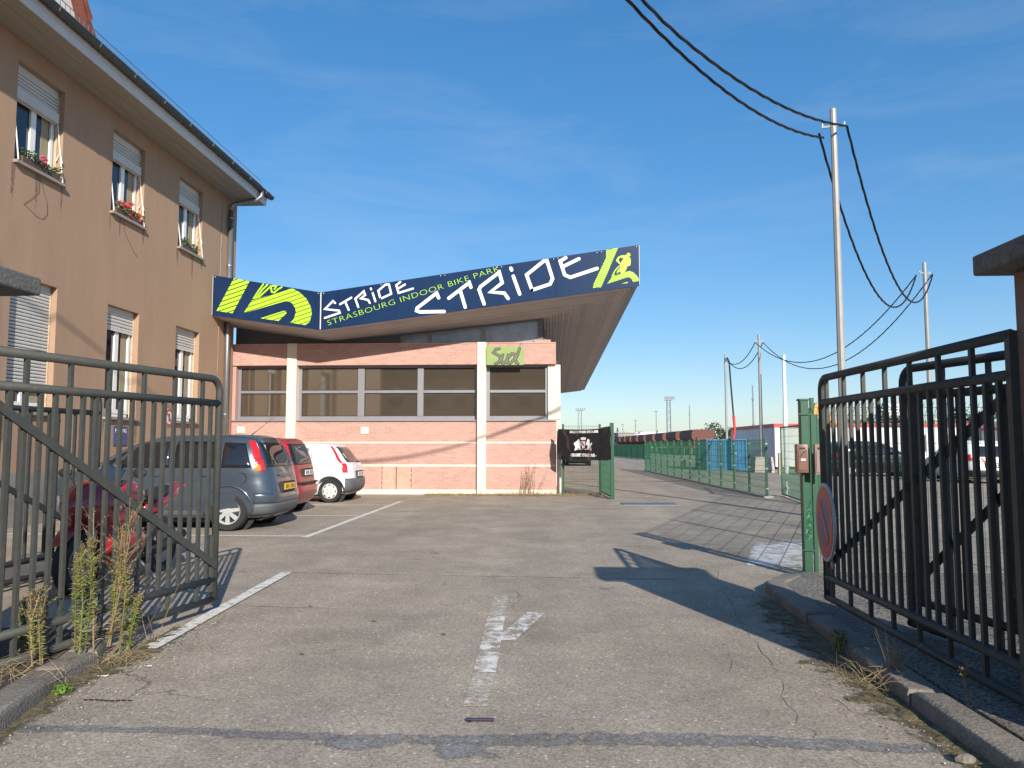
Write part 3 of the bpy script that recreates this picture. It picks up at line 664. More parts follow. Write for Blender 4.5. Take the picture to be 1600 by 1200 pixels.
# dormer with tiled verge
dx, dy0, dy1, dz = -9.12, 10.45, 13.85, ZT+.8
dm = MB(); ap = (dx, (dy0+dy1)/2, dz+2.75)
dm.prism([(dx,dy0,dz-.6),(dx,dy1,dz-.6),(dx,dy1,dz),ap,(dx,dy0,dz)], (-4,0,0)); dorm = dm.build('dormer', mat('dormer_render', (.70,.68,.64), .85, .06, 2), house, world=True)
for s_ in (0, 1):
    ye = dy1+.12 if s_ == 0 else dy0-.12; ze = dz-.2
    e = Vector((dx+.22, ye, ze)); a = Vector((dx+.22, ap[1], ap[2]+.12)); d = a-e; nrm = Vector((0, d.z, -d.y)).normalized()*(1 if s_ == 0 else -1)
    MB().prism([e, a, a+nrm*.06, e+nrm*.06], (-4.2,0,0)).build('dormer_roof', M_TILE, dorm, world=True)
    for k in range(11):
        p = e.lerp(a, k/11); q = e.lerp(a, (k+1.12)/11); off = nrm*(.055+.02)
        jx = random.uniform(-.02,.02); MB().bar(p+off+nrm*.035+Vector((-.1+jx,0,0)), q+off-nrm*.02+Vector((-.1+jx,0,0)), .26, .06, nrm).build('dormer_tile', M_TILE, dorm, world=True)
# downpipe with swan neck and brackets
dp = MB()
dp.tube([(gx,21.62,gz-.06),(gx,21.62,gz-.22),(gx-.12,21.6,gz-.33),(XF+.22,21.56,gz-.44),(XF+.11,21.52,gz-.52),(XF+.10,21.50,gz-.7)], .062, 10)
dp.tube([(XF+.10,21.50,gz-.68),(XF+.10,21.50,.05)], .07, 12)
dpo = dp.build('downpipe', M_ZINC, house, smooth=True, world=True)
for z in (8.0, 6.6, 4.6, 2.3, 1.1):
    MB().lathe([(.072,-.02),(.084,-.02),(.084,.02),(.072,.02)], (XF+.10,21.50,z), 'z', 12).build('pipe_bracket', M_ZINC, dpo, world=True)
c = MB(); pts = [(XF+.012, 21.1+.015*math.sin(i*1.7)+.01*math.sin(i*.6), 8.3-i*.22) for i in range(36)]
c.tube(pts, .009, 5); wire = c.build('wall_cable', mat('old_cable', (.35,.27,.2), .8), house, world=True)
LOOP = [(13.34,6.36),(13.33,6.06),(13.12,5.86),(12.95,5.72),(13.1,5.67),(13.31,5.6),(13.47,5.6),(13.59,5.72),(13.58,5.93),(13.46,6.13),(13.36,6.34)]
loopw = MB().tube([(XF+.01, y_, z_) for y_, z_ in LOOP], .003, 5)
loopw.build('wall_cable', mat('thin_black_wire', (.05,.045,.04), .7), house, world=True)
MB().tube([(XF+.008,16.1,6.36),(XF+.008,16.2,6.1),(XF+.008,16.6,5.75),(XF+.008,16.75,5.7)], .003, 5).build('wall_cable', MATS['thin_black_wire'], house, world=True)
# scallops of wall hooks along the cable
for i in range(7):
    MB().box(XF,21.08,7.9-i*.9,XF+.02,21.12,7.94-i*.9).build('cable_clip', M_ZINC, wire, world=True)

# flower boxes on the upper sills
def leaves(mb, c, r, n, size, flat=.6):
    for _ in range(n):
        while True:
            p = Vector((random.uniform(-1,1), random.uniform(-1,1), random.uniform(-1,1)))
            if p.length < 1: break
        p = Vector((p.x*r[0], p.y*r[1], p.z*r[2])) + Vector(c)
        a = Vector((random.gauss(0,1), random.gauss(0,1), random.gauss(0,flat))).normalized()
        b = a.cross(Vector((random.gauss(0,1), random.gauss(0,1), random.gauss(0,1)))).normalized()
        s = size*random.uniform(.6,1.3); mb.quad(p-a*s, p+b*s*.6, p+a*s, p-b*s*.6)
def flower_box(y0, y1, label, fm, blooms, seed, z=6.43):
    random.seed(seed)
    t = thing('flower_box', label, 'flower box', (XF-.02, (y0+y1)/2, z), 0, 'flower boxes on the upper window sills')
    L = y1-y0
    MB().bbox(-.07,-L/2,0.0,.075,L/2,.13,.01).build('trough', M_TROUGH, t)
    mb = MB()
    for k in range(7): leaves(mb, (.02+random.uniform(-.02,.04), -L/2+L*(k+.5)/7, .16+random.uniform(-.05,.06)), (.10,.12,.10), 60, .028)
    mb.build('foliage', M_LEAF, t)['kind'] = 'stuff'
    for (yy, zz) in blooms:
        b = MB(); leaves(b, (.07, yy, zz), (.055,.065,.055), 46, .022, 1.0); b.build('blossom', fm, t)['kind'] = 'stuff'
flower_box(12.8, 13.85, 'brown window box with one pink geranium above a trailing wire loop', M_PINKF, [(.02,.27),(.09,.24),(.03,.2)], 1)
flower_box(15.75, 16.85, 'brown window box full of red geraniums in bloom', M_REDF, [(-.42,.25),(-.27,.27),(-.1,.25),(.02,.36),(-.05,.08),(.12,.2),(.34,.18),(.36,.08),(-.33,.15)], 2)
flower_box(18.75, 19.6, 'window box with green foliage and no flowers beside the downpipe', M_LEAF, [], 3)

# signs on the house wall
ns = thing('no_parking_sign', 'small round no parking sign fixed to the tan house wall', 'sign', (XF+.02, 18.42, 2.1))
MB().lathe([(0,.0),(.215,0),(.225,-.006),(.225,-.012),(0,-.012)], (0,0,0), 'x', 28).build('backing', M_SIGNG, ns)
MB().lathe([(.158,.0035),(.21,.0035)], (0,0,0), 'x', 28).build('ring', M_SIGNR, ns)
MB().lathe([(0,.0035),(.158,.0035)], (0,0,0), 'x', 28).build('field', mat('sign_pale', (.62,.58,.55), .5), ns)
MB().bar((.006,-.12,.12),(.006,.12,-.12),.004,.05,(0,1,1)).build('slash', M_SIGNR, ns)
MB().bar((.0055,0,-.1),(.0055,0,.1),.004,.045,(0,1,0)).build('letter_stroke', M_INK, ns)
ps = thing('parking_sign', 'small blue wall sign with white capitals', 'sign', (XF+.02, 16.32, 1.42))
MB().bbox(-.012,-.26,0,.004,.26,.42,.003).build('plate', M_SIGNB, ps)
Mx = Matrix(((0,0,1,XF+.027),(1,0,0,16.32-.22),(0,1,0,1.70),(0,0,0,1)))
text_obj('lettering', 'PARKING', .12, M_LETTER, ps, Mx, .001, width=.44)

# ============================================================ PINK BRICK HALL WITH FOLDED CANOPY
YW = 22.3
hall = thing('brick_hall', 'low pink brick hall with cream pilasters under an upswept wing canopy', 'building', (-4.6, 30, 0))
def part(mb, name, m, parent=None, **k): return mb.build(name, m, parent or hall, world=True, **k)
BAYS = [(-9.45,-7.75), (-7.46,-2.12), (-1.86,.17)]
# masonry backing, plinth, string courses
for a, b in BAYS:
    part(MB().box(a, YW+.001, .14, b, YW+.30, 2.12), 'wall_core', M_MORTAR)
    part(MB().box(a, YW-.02, -.02, b, YW+.28, .14), 'plinth', M_CREAM)
    part(MB().box(a, YW-.014, .80, b, YW+.2, .86), 'string_course', M_CREAM)
    part(MB().box(a, YW-.014, 1.47, b, YW+.2, 1.52), 'string_course', M_CREAM)
    part(MB().box(a, YW-.06, 2.12, b, YW+.3, 2.155), 'window_ledge', M_ALU)
    part(MB().box(a, YW-.083, 3.77, b+(.0 if b < 0 else 0), YW+.3, 4.38), 'lintel_core', M_MORTAR)
    part(MB().box(a, YW-.10, 4.38, b, YW+.32, 4.41), 'lintel_flashing', M_BAND)
BL, BH, J = .215, .062, .011
def course_cells(a, b, z0, z1):
    n = max(1, round((z1-z0)/(BH+J))); h = (z1-z0)/n
    for r in range(n):
        z = z0+r*h; x = a - (BL+J)*(.5 if r % 2 else 0)
        while x < b-.02:
            xa, xb = max(x, a)+J/2, min(x+BL, b-J/2)
            if xb-xa > .03: yield xa, xb, z+J/2, z+h-J/2
            x += BL+J
def brick_box(mb, xa, xb, za, zb, y, dep=.03): 
    e = .004
    i = len(mb.v)
    mb.v += [(xa,y+dep,za),(xb,y+dep,za),(xb,y+dep,zb),(xa,y+dep,zb),(xa+e,y,za+e),(xb-e,y,za+e),(xb-e,y,zb-e),(xa+e,y,zb-e)]
    for f in ((4,5,6,7),(0,1,5,4),(1,2,6,5),(2,3,7,6),(3,0,4,7)): mb.f.append(tuple(i+k for k in f))
random.seed(11)
brick_cache = {}
def single_brick(xa, xb, za, zb, y, parent):
    key = (round(xb-xa,3), round(zb-za,3))
    if key not in brick_cache:
        mb = MB(); brick_box(mb, 0, xb-xa, 0, zb-za, 0); me = mb.mesh(); me.materials.append(M_BRICK); brick_cache[key] = me
    o = link('brick', brick_cache[key], None, parent); o.location = chain(parent).inverted() @ Vector((xa, y, za)); return o
for bi, (a, b) in enumerate(BAYS):
    mb = MB(); 
    for z0, z1 in ((.14,.80),(.86,1.47),(1.52,2.12)):
        for (xa, xb, za, zb) in course_cells(a, b, z0, z1):
            y = YW-.006+random.uniform(-.0025,.0025)
            if bi == 2: single_brick(xa, xb, za, zb, y, hall)
            else:
                if bi == 1 and -4.9 < (xa+xb)/2 < -4.02 and z0 < .5: continue
                brick_box(mb, xa, xb, za, zb, y)
    if mb.v: o = part(mb, 'brickwork', M_BRICK); o['kind'] = 'stuff'
    mb = MB()
    for (xa, xb, za, zb) in course_cells(a, b, 3.77, 4.38): brick_box(mb, xa, xb, za, zb, YW-.088+random.uniform(-.002,.002))
    o = part(mb, 'lintel_brickwork', M_BRICK); o['kind'] = 'stuff'
# meter cupboard doors flush in the wall
for xa, xb in ((-4.89,-4.50),(-4.47,-4.06)):
    d = part(MB().bbox(xa, YW-.008, .10, xb, YW+.02, .79, .004), 'cupboard_door', mat('cupboard_door', (.60,.34,.26), .7, .1, 6, dirt=(.35,.2,.15,.5), dscale=4))
    part(MB().box(xb-.03, YW-.016, .36, xb-.01, YW-.008, .46), 'latch', M_ZINC, d)
for xx in (-4.905,-4.485,-4.045): part(MB().box(xx-.012, YW-.003, .02, xx+.012, YW+.01, .80), 'door_gap', mat('rusty_gap', (.16,.07,.05), .9))
# vents
for xa, za in ((-9.24,1.77),(-5.55,1.75)):
    v = part(MB().bbox(xa, YW-.03, za, xa+.24, YW, za+.2, .01), 'vent_box', M_CREAM)
# pilasters and end column
part(MB().bbox(-7.75, YW-.14, -.02, -7.46, YW+.3, 4.42, .012), 'pilaster', M_CREAM)
part(MB().bbox(-2.12, YW-.14, -.02, -1.86, YW+.3, 4.42, .012), 'pilaster', M_CREAM)
part(MB().bbox(-.07, YW+.05, 2.16, .30, YW+.42, 3.765, .012), 'end_column', M_CREAM)
part(MB().bbox(.185, YW+.06, -.02, .31, YW+.42, 2.15, .01), 'end_column', M_CREAM)
part(MB().bbox(-.45, YW+.02, 4.41, .02, YW+.3, 4.50, .01), 'coping_block', mat('coping_tile', (.5,.3,.22), .8))
# windows
def hall_window(x0, x1, mull):
    yf = YW+.13
    fr = MB()
    fr.box(x0, yf, 2.155, x0+.09, yf+.07, 3.77); fr.box(x1-.09, yf, 2.155, x1, yf+.07, 3.77)
    fr.box(x0+.09, yf, 2.155, x1-.09, yf+.07, 2.27); fr.box(x0+.09, yf, 3.70, x1-.09, yf+.07, 3.77)
    w = part(fr, 'window', M_ALU)
    xs = [x0+.09] + [e for m in mull for e in m] + [x1-.09]
    for a, b in mull: part(MB().bbox(a, yf-.012, 2.272, b, yf+.07, 3.698, .006), 'mullion', M_ALU, w)
    for k in range(0, len(xs), 2):
        a, b = xs[k], xs[k+1]
        part(MB().bbox(a+.001, yf-.006, 2.955, b-.001, yf+.06, 3.035, .005), 'transom', M_ALU, w)
        for z0, z1 in ((2.271,2.954),(3.036,3.699)):
            part(MB().box(a+.002, yf+.04, z0, b-.002, yf+.05, z1), 'pane', M_BRPANE, w)
            fb = MB()
            for q in ((a+.004,z0+.002,b-.004,z0+.022),(a+.004,z1-.022,b-.004,z1-.002),(a+.004,z0+.024,a+.022,z1-.024),(b-.022,z0+.024,b-.004,z1-.024)): fb.box(q[0], yf+.022, q[1], q[2], yf+.038, q[3])
            part(fb, 'glazing_bead', M_BLACKP, w)
part(MB().box(-9.78, YW-.03, 2.156, -9.31, YW+.25, 3.769), 'wall_return', M_BRICK)
part(MB().box(-9.8, YW-.01, 0, -9.452, YW+.25, 2.156), 'wall_return', M_BRICK)
part(MB().box(-9.8, YW-.06, 3.772, -9.452, YW+.25, 4.40), 'wall_return', M_BRICK)
hall_window(-9.30, -7.75, [])
hall_window(-7.46, -2.12, [(-5.69,-5.49),(-3.91,-3.73)])
hall_window(-1.86, -.05, [])
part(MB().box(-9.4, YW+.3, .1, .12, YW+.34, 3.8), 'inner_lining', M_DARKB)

# canopy geometry
YFc = 20.70
Lf, Ff, Rf = Vector((-9.36,YFc,5.03)), Vector((-6.30,YFc,4.60)), Vector((2.20,YFc,5.71))
Lw, Fw, Rw = Vector((-9.60,22.55,4.985)), Vector((-6.53,22.55,4.515)), Vector((-.20,22.55,5.17))
Rb, Wb, Fb, Lb = Vector((2.10,52,5.07)), Vector((-.20,52,4.80)), Vector((-6.53,52,4.3)), Vector((-9.6,52,4.6))
def boards(A, B, C, D, n, name, gap=.012, th=.02):
    """n boards running A->B side, stacked from edge AB to edge DC"""
    for k in range(n):
        g = gap/max((D-A).length, .01)/2
        s0, s1 = k/n+g*.5, (k+1)/n-g*.5
        p = [A.lerp(D, s0), B.lerp(C, s0), B.lerp(C, s1), A.lerp(D, s1)]
        nrm = (p[1]-p[0]).cross(p[3]-p[0]).normalized()
        if nrm.z > 0: nrm = -nrm
        part(MB().prism(p, nrm*th), 'soffit_board', M_BOARD)
UP = Vector((0,0,.035))
bk = MB()
for q in ((Lf,Ff,Fw,Lw),(Ff,Rf,Rw,Fw),(Rf,Rb,Wb,Rw)): bk.quad(*[p+UP for p in q])
part(bk, 'soffit_backing', M_DARKB)
boards(Lf, Ff, Fw, Lw, 12, 'front')
boards(Ff, Rf, Rw, Fw, 14, 'front', .02)
boards(Rw, Wb, Rb, Rf, 26, 'side', .026)
# closed roof body above
TL, TF, TR = Vector((-9.36,YFc+.01,6.13)), Vector((-6.32,YFc+.01,5.61)), Vector((2.40,YFc+.01,6.82))
DZ = Vector((0,31.3,-.55))
rb = MB()
rb.quad(TL, TF, TF+DZ, TL+DZ); rb.quad(TF, TR, TR+DZ, TF+DZ)
rb.quad(TR, TR+DZ, Rb+UP+Vector((.2,0,0)), Rf+UP+Vector((.2,0,.02)))
rb.quad(Rf+UP+Vector((.2,0,.02)), Rb+UP+Vector((.2,0,0)), Rb+UP, Rf+UP)
rb.poly([TL+DZ, TF+DZ, TR+DZ, Rb+UP, Fb, Lb])
rb.quad(TL, TL+DZ, Lb, Lf+UP)
part(rb, 'roof', M_ZINC)
# clerestory behind the canopy
cl = MB(); yc = 22.52
cl.poly([(-9.45,yc,4.40),(-4.45,yc,4.40),(-4.45,yc,4.80),(-6.53,yc,4.515),(-9.45,yc,4.97)]); part(cl, 'cladding', M_CLAD)
zt = lambda x: 4.515+(x+6.53)*(5.17-4.515)/(6.33)-.005
for a, b in ((-4.40,-3.62),(-3.52,-2.02),(-1.92,-.36)):
    part(MB().prism([(a,yc,4.43),(b,yc,4.43),(b,yc,zt(b)-.05),(a,yc,zt(a)-.05)], (0,.02,0)), 'clerestory_pane', M_CLGL)
for a, b in ((-4.45,-4.40),(-3.62,-3.52),(-2.02,-1.92),(-.36,-.2)):
    part(MB().prism([(a,yc-.04,4.41),(b,yc-.04,4.41),(b,yc-.04,zt(b)),(a,yc-.04,zt(a))], (0,.08,0)), 'clerestory_post', M_ALU if b < -.3 else M_CLAD)
part(MB().prism([(-4.45,yc-.045,zt(-4.45)-.06),(-.2,yc-.045,zt(-.2)-.06),(-.2,yc-.045,zt(-.2)),(-4.45,yc-.045,zt(-4.45))], (0,.03,0)), 'clerestory_head', M_CLAD)
part(MB().box(-.19, yc+.05, 4.4, -.12, 52, 4.82), 'side_clerestory', M_CLAD)
# long side wall and rear
part(MB().box(-.15, YW+.45, 0, .17, 52, 4.4), 'side_wall', M_BRICK)
part(MB().box(-9.4, 51.7, 0, -.16, 52, 4.3), 'rear_wall', M_BRICK)
for k in range(6): part(MB().box(.172, 27+k*4.2, -.02, .30, 27.3+k*4.2, 4.39), 'side_pilaster', M_CREAM)
for k in range(5): part(MB().box(.168, 28+k*4.2, 2.2, .19, 30.4+k*4.2, 3.7), 'side_window', M_BRPANE)

# ---------------- sign boards on the canopy edge
sign = thing('fascia_sign', 'navy folded fascia sign with white lettering and lime bike emblems', 'sign', (-6.3, 20.68, 4.6))
def spart(mb, name, m, parent=None, **k): return mb.build(name, m, parent or sign, world=True, **k)
ztop = lambda x: (6.15+(x+9.39)*(5.63-6.15)/3.07) if x < -6.31 else (5.63+(x+6.31)*(6.85-5.63)/8.73)
zbot = lambda x: (5.03+(x+9.36)*(4.60-5.03)/3.06) if x < -6.31 else (4.60+(x+6.31)*(5.745-4.60)/8.73)
xs = [-9.36,-7.8,-6.325]; seg = list(zip(xs, xs[1:])); xs = [-6.295,-4.58,-2.93,-1.38,.17,1.35,2.42]; seg += list(zip(xs, xs[1:]))
random.seed(5); panels = []
for a, b in seg:
    a2, b2 = a+.002, b-.002; y = 20.66+random.uniform(-.0012,.0012); rot = random.uniform(-.004,.004)
    panels.append(spart(MB().prism([(a2,y,zbot(a2)-.02),(b2,y+rot,zbot(b2)-.02),(b2,y+rot,ztop(b2)),(a2,y,ztop(a2))], (0,.028,0)), 'sign_panel', M_NAVY))
spart(MB().prism([(-6.325,20.652,4.6),(-6.296,20.652,4.6),(-6.296,20.652,5.62),(-6.325,20.652,5.62)], (0,.01,0)), 'fold_strip', M_EDGE)
spart(MB().box(-9.375,20.65,5.02,-9.362,20.7,6.14), 'end_strip', M_EDGE)
spart(MB().box(2.421,20.655,5.76,2.432,20.7,6.84), 'end_strip', M_EDGE)
for a, b in seg:
    for xx in (a+.06, b-.06):
        for zz in (ztop(xx)-.04,):
            spart(MB().lathe([(0,-.012),(.012,-.01),(.014,0)], (xx,20.657,zz), 'y', 8), 'screw_cap', M_CLIP)
SF = lambda x, z, d: (x, 20.657-d, z)
for group, w in ((BIG,.090),(SMALL,.053)):
    for name, strokes in group:
        for k, st in enumerate(strokes):
            pts = st if name != 'D' else st + [((st[0][0]*.35+st[-1][0]*.65), (st[0][1]*.35+st[-1][1]*.65)), st[0]]
            pts = [(x, min(z, ztop(x)-w*.62)) for x, z in pts]
            spart(ribbon(pts, w, SF, .004+.003*k), 'letter', M_LETTER)
(tx0, tz0), (tx1, tz1) = TEXT
tz1 -= .03
ang = math.atan2(tz1-tz0, tx1-tx0); Lt = math.hypot(tx1-tx0, tz1-tz0)
Mt = Matrix.Translation((tx0, 20.654, tz0)) @ Matrix.Rotation(-ang, 4, 'Y') @ Matrix.Rotation(R(90), 4, 'X')
slogan = text_obj('slogan_lettering', 'STRASBOURG INDOOR BIKE PARK', .215, M_LIME, sign, Mt, .003, spacing=1.08, bold=-.0045, width=Lt)
def split_letters(o):
    """one object for each letter"""
    me = o.data; par = list(range(len(me.vertices)))
    def find(i):
        while par[i] != i: par[i] = par[par[i]]; i = par[i]
        return i
    for e in me.edges:
        a, b = find(e.vertices[0]), find(e.vertices[1])
        if a != b: par[a] = b
    groups = {}
    for p in me.polygons: groups.setdefault(find(p.vertices[0]), []).append(tuple(p.vertices))
    for fs in groups.values():
        ids = sorted({i for f in fs for i in f}); ix = {j: k for k, j in enumerate(ids)}
        mb = MB(); mb.v = [tuple(me.vertices[i].co) for i in ids]; mb.f = [tuple(ix[i] for i in f) for f in fs]
        mb.build('slogan_letter', M_LIME, o.parent)
    bpy.data.objects.remove(o)
split_letters(slogan)
def striped(poly, slope, pitch, gap, off=0., parent=None, name='emblem_band'):
    o = spart(MB().prism([SF(x, z, .004) for x, z in poly], (0,.004,0)), name, M_LIME)
    mb = MB(); c0 = min(z-slope*x for x, z in poly); c1 = max(z-slope*x for x, z in poly)
    c = c0+pitch*(.6+off); n = len(poly)
    while c < c1:
        hit = []
        for k in range(n):
            (xa, za), (xb, zb) = poly[k], poly[(k+1) % n]
            fa, fb = za-slope*xa-c, zb-slope*xb-c
            if fa*fb < 0: t = fa/(fa-fb); hit.append(xa+(xb-xa)*t)
        hit.sort()
        for a, b in zip(hit[::2], hit[1::2]):
            mb.quad(SF(a, c+slope*a-gap/2, .0062), SF(b, c+slope*b-gap/2, .0062), SF(b, c+slope*b+gap/2, .0062), SF(a, c+slope*a+gap/2, .0062))
        c += pitch
    mb.build('emblem_stripe', M_NAVY, o, world=True)
striped(LOGO_L['bar'], .33, .122, .026); striped(LOGO_L['swoosh'], .33, .122, .020); striped(LOGO_L['low'], .33, .122, .020)
for st in LOGO_L['bike']: spart(ribbon([(x, min(z, ztop(x)-.03)) for x, z in st], .045, SF, .0075), 'emblem_bicycle', M_LIME)
striped(LOGO_R['bar'], .28, .052, .014); striped(LOGO_R['swoosh'], .28, .055, .011)
spart(MB().prism([SF(x, z, .004) for x, z in LOGO_R['low']], (0,.004,0)), 'emblem_band', M_LIME)
spart(MB().prism([SF(x, z, .0045) for x, z in LOGO_R['rider']], (0,.0045,0)), 'emblem_rider', M_LIME)
(hx, hz), (hx2, _) = LOGO_R['head']; hr = hx2-hx
spart(MB().prism([SF(hx+hr*math.cos(a), hz+hr*math.sin(a), .0065) for a in [k*math.pi/8 for k in range(16)]], (0,.0065,0)), 'emblem_rider', M_LIME)
for st in LOGO_R['wheel']: spart(ribbon(st, .028, SF, .0085), 'emblem_bicycle', M_LIME)

# ---------------- hand painted board on the lintel
sb = thing('painted_board', 'faded green board with dark hand painted script hung on the lintel', 'sign', (-1.3, 22.15, 3.72))
MB().bbox(-1.85, 22.09, 3.735, -.76, 22.115, 4.28, .004).build('board', M_SUD, sb, world=True)
for k, st in enumerate(SUD):
    f = lambda x, z, d: (x, 22.088-d, z)
    ribbon(st, .088, f, .002+.0015*k).build('script_stroke', M_SUDI, sb, world=True)
    ribbon(st, .046, f, .009+.0015*k).build('script_stroke', M_SUDR, sb, world=True)
for xx in (-1.80,-.86): MB().tube([(xx,22.10,4.27),(xx+.01,22.12,4.36),(xx+.02,22.19,4.40)], .008, 5).build('hanging_hook', M_ZINC, sb, world=True)

# ============================================================ ENTRANCE GATES AND PIERS
def gate(name, label, hinge, free, zb, H, nbar, m, brace=True, every=3, group=None, rail2=.21, low=.17):
    hx, hy = hinge; fx, fy = free; L = math.hypot(fx-hx, fy-hy)
    t = thing(name, label, 'gate', (hx, hy, 0), math.atan2(fy-hy, fx-hx), group)
    r = .031; rc = .11
    arc = [(L-rc+rc*math.sin(a), 0, zb+H-rc+rc*math.cos(a)) for a in [k*math.pi/2/6 for k in range(7)]]
    MB().tube([(0,0,zb+H)] + arc + [(L,0,zb)], r, 10).build('outer_frame', m, t, smooth=True)
    MB().tube([(0,0,zb+H-rail2),(L,0,zb+H-rail2)], r*.95, 10).build('rail', m, t, smooth=True)
    MB().tube([(0,0,zb+low),(L,0,zb+low)], r*.95, 10).build('rail', m, t, smooth=True)
    MB().tube([(0,0,zb),(L+.02,0,zb)], r*.95, 10).build('rail', m, t, smooth=True)
    MB().box(-.022,-.022,zb-.04,.022,.022,zb+H+.02).build('hinge_stile', m, t)
    for k in range(1, nbar):
        x = L*k/nbar
        mb = MB(); w = .0135
        if k % every == 0: mb.box(x-w,-w,zb,x+w,w,zb+H)
        else: mb.box(x-w,-w,zb+low,x+w,w,zb+H-rail2)
        mb.build('bar', m, t)
    if brace: MB().bar((.03,-.028,zb+H-rail2-.06),(L-.02,-.028,zb+low+.12), .016, .058, (0,0,1)).build('brace', m, t)
    MB().box(L-.06,-.022,zb+low-.1,L-.035,.022,zb+.55).build('drop_bolt', m, t)
    return t
gl = gate('entrance_gate', 'open grey steel bar gate with the weeds growing through it', (-3.37,4.33), (-2.89,6.57), .125, 1.89, 20, M_STEEL)
gr = gate('entrance_gate', 'open dark steel bar gate carrying a round no parking sign', (2.40,4.10), (2.36,6.80), .15, 1.87, 22, M_STEEL)
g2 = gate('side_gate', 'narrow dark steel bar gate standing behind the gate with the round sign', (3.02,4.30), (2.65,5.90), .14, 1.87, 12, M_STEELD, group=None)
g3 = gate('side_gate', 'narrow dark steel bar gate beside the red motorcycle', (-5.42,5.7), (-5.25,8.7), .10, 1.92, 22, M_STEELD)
# round sign on the right gate
rs = thing('round_sign', 'weathered red and blue round no parking sign tied to the gate', 'sign', (2.30, 6.62, .80), R(-90-7))
prof = lambda r0, r1, h: [(r0, h), (r1, h)]
MB().lathe([(0,.012),(.315,.012),(.325,.004),(.325,-.012),(0,-.012)], (0,0,0), 'y', 36).build('disc', M_SIGNG, rs, sharp=40)
MB().lathe([(.205,-.0155),(.295,-.0155)], (0,0,0), 'y', 36).build('red_ring', M_SIGNR, rs)
MB().lathe([(0,-.0155),(.205,-.0155)], (0,0,0), 'y', 36).build('blue_field', M_SIGNB, rs)
MB().bar((-.15,-.017,.15),(.15,-.017,-.15), .003, .07, (1,0,1)).build('slash', M_SIGNR, rs)
MB().bar((.12,.02,-.36),(-.06,.02,-.18), .01, .05, (1,0,1)).build('bracket', M_ZINC, rs)
# rendered piers with concrete caps
def pier(x0, x1, y0, y1, cx0, cx1, cy0, cy1, label):
    t = thing('gate_pier', label, 'pier', ((x0+x1)/2, (y0+y1)/2, 0))
    MB().bbox(x0, y0, 0, x1, y1, 2.35, .015).build('shaft', M_PIER, t, world=True)
    c = MB(); c.bbox(cx0, cy0, 2.35, cx1, cy1, 2.46, .012)
    c.poly([(cx0+.02,cy0+.02,2.459),(cx1-.02,cy0+.02,2.459),(cx1-.02,cy1-.02,2.459),(cx0+.02,cy1-.02,2.459)])
    c.build('cap', M_CAP, t, world=True)
    MB().bbox(x0-.04, y0-.04, 0, x1+.04, y1+.04, .22, .015).build('base', M_CAP, t, world=True)
pier(2.42, 3.36, 3.56, 4.09, 2.275, 3.50, 3.43, 4.20, 'dark rendered gate pier with concrete cap beside the sign gate')
pier(-3.80, -3.30, 3.80, 4.30, -3.94, -3.10, 3.66, 4.48, 'rendered gate pier with rough concrete cap in front of the tan house')

# ============================================================ GREEN MESH FENCES
def mesh_panel(L, H, dv=.05, dh=.2, r=.0028, bent=False):
    mb = MB(); n = int(L/dv)
    for k in range(n+1):
        x = L*k/n
        pts = [(x,0,.05),(x,0,H)] if not bent else [(x,0,.05),(x,0,H-.16),(x,-.10,H-.02)]
        mb.tube(pts, r, 3, False)
    z = .06
    while z < H: mb.tube([(0,0,z),(L,0,z)], r*1.3, 3, False); z += dh
    mb.tube([(0,0,H-.02 if not bent else H-.16),(L,0,H-.02 if not bent else H-.16)], r*1.3, 3, False)
    return mb.mesh()
def fence(label, pts, H, cat='fence', name='mesh_fence', r=.0028, bent=False, post=.03, clips=True, dv=.05, postH=None, m=M_GREEND, group=None):
    p0 = Vector((*pts[0], 0)); t = thing(name, label, cat, p0, 0, group); cache = {}
    for k, p in enumerate(pts):
        x, y = p[0]-p0.x, p[1]-p0.y
        o = MB().box(x-post,y-post,0,x+post,y+post,(postH or H)+.04).build('post', M_GREEN, t)
        if clips:
            for z in (.25, H*.5, H-.12): MB().box(x-post-.004,y-post-.014,z-.014,x+post+.004,y-post-.003,z+.014).build('clip', M_CLIPF, o)
    for a, b in zip(pts, pts[1:]):
        d = Vector((b[0]-a[0], b[1]-a[1])); L = d.length; key = round(L, 2)
        if key not in cache:
            cache[key] = mesh_panel(L, H, dv, r=r, bent=bent); cache[key].materials.append(m)
        o = link('mesh_panel', cache[key], None, t, (a[0]-p0.x, a[1]-p0.y, 0)); o.rotation_euler.z = math.atan2(d.y, d.x); o['kind'] = 'stuff'
    return t
N = 13
fence('low green wire mesh fence along the right edge of the lane', [(5.86-.68*k/N, 21.3+(42.4-21.3)*k/N) for k in range(N+1)], 1.58, r=.0036)
fence('distant solid green fence below the wagons', [(9.1-2.4*k/9, 71+26*k/9) for k in range(10)], 1.42, r=.012, clips=False, dv=.06)
fence('tall green mesh fence running back from the mailbox post', [(2.86+3.41*k/4, 8.82+9.26*k/4) for k in range(5)], 1.92, r=.0036, post=.022, clips=False)
fence('green mesh fence with bent top behind the sign gate', [(2.94,8.80),(5.4,8.86),(7.9,8.92)], 1.93, r=.003, bent=True, clips=False, post=.02)
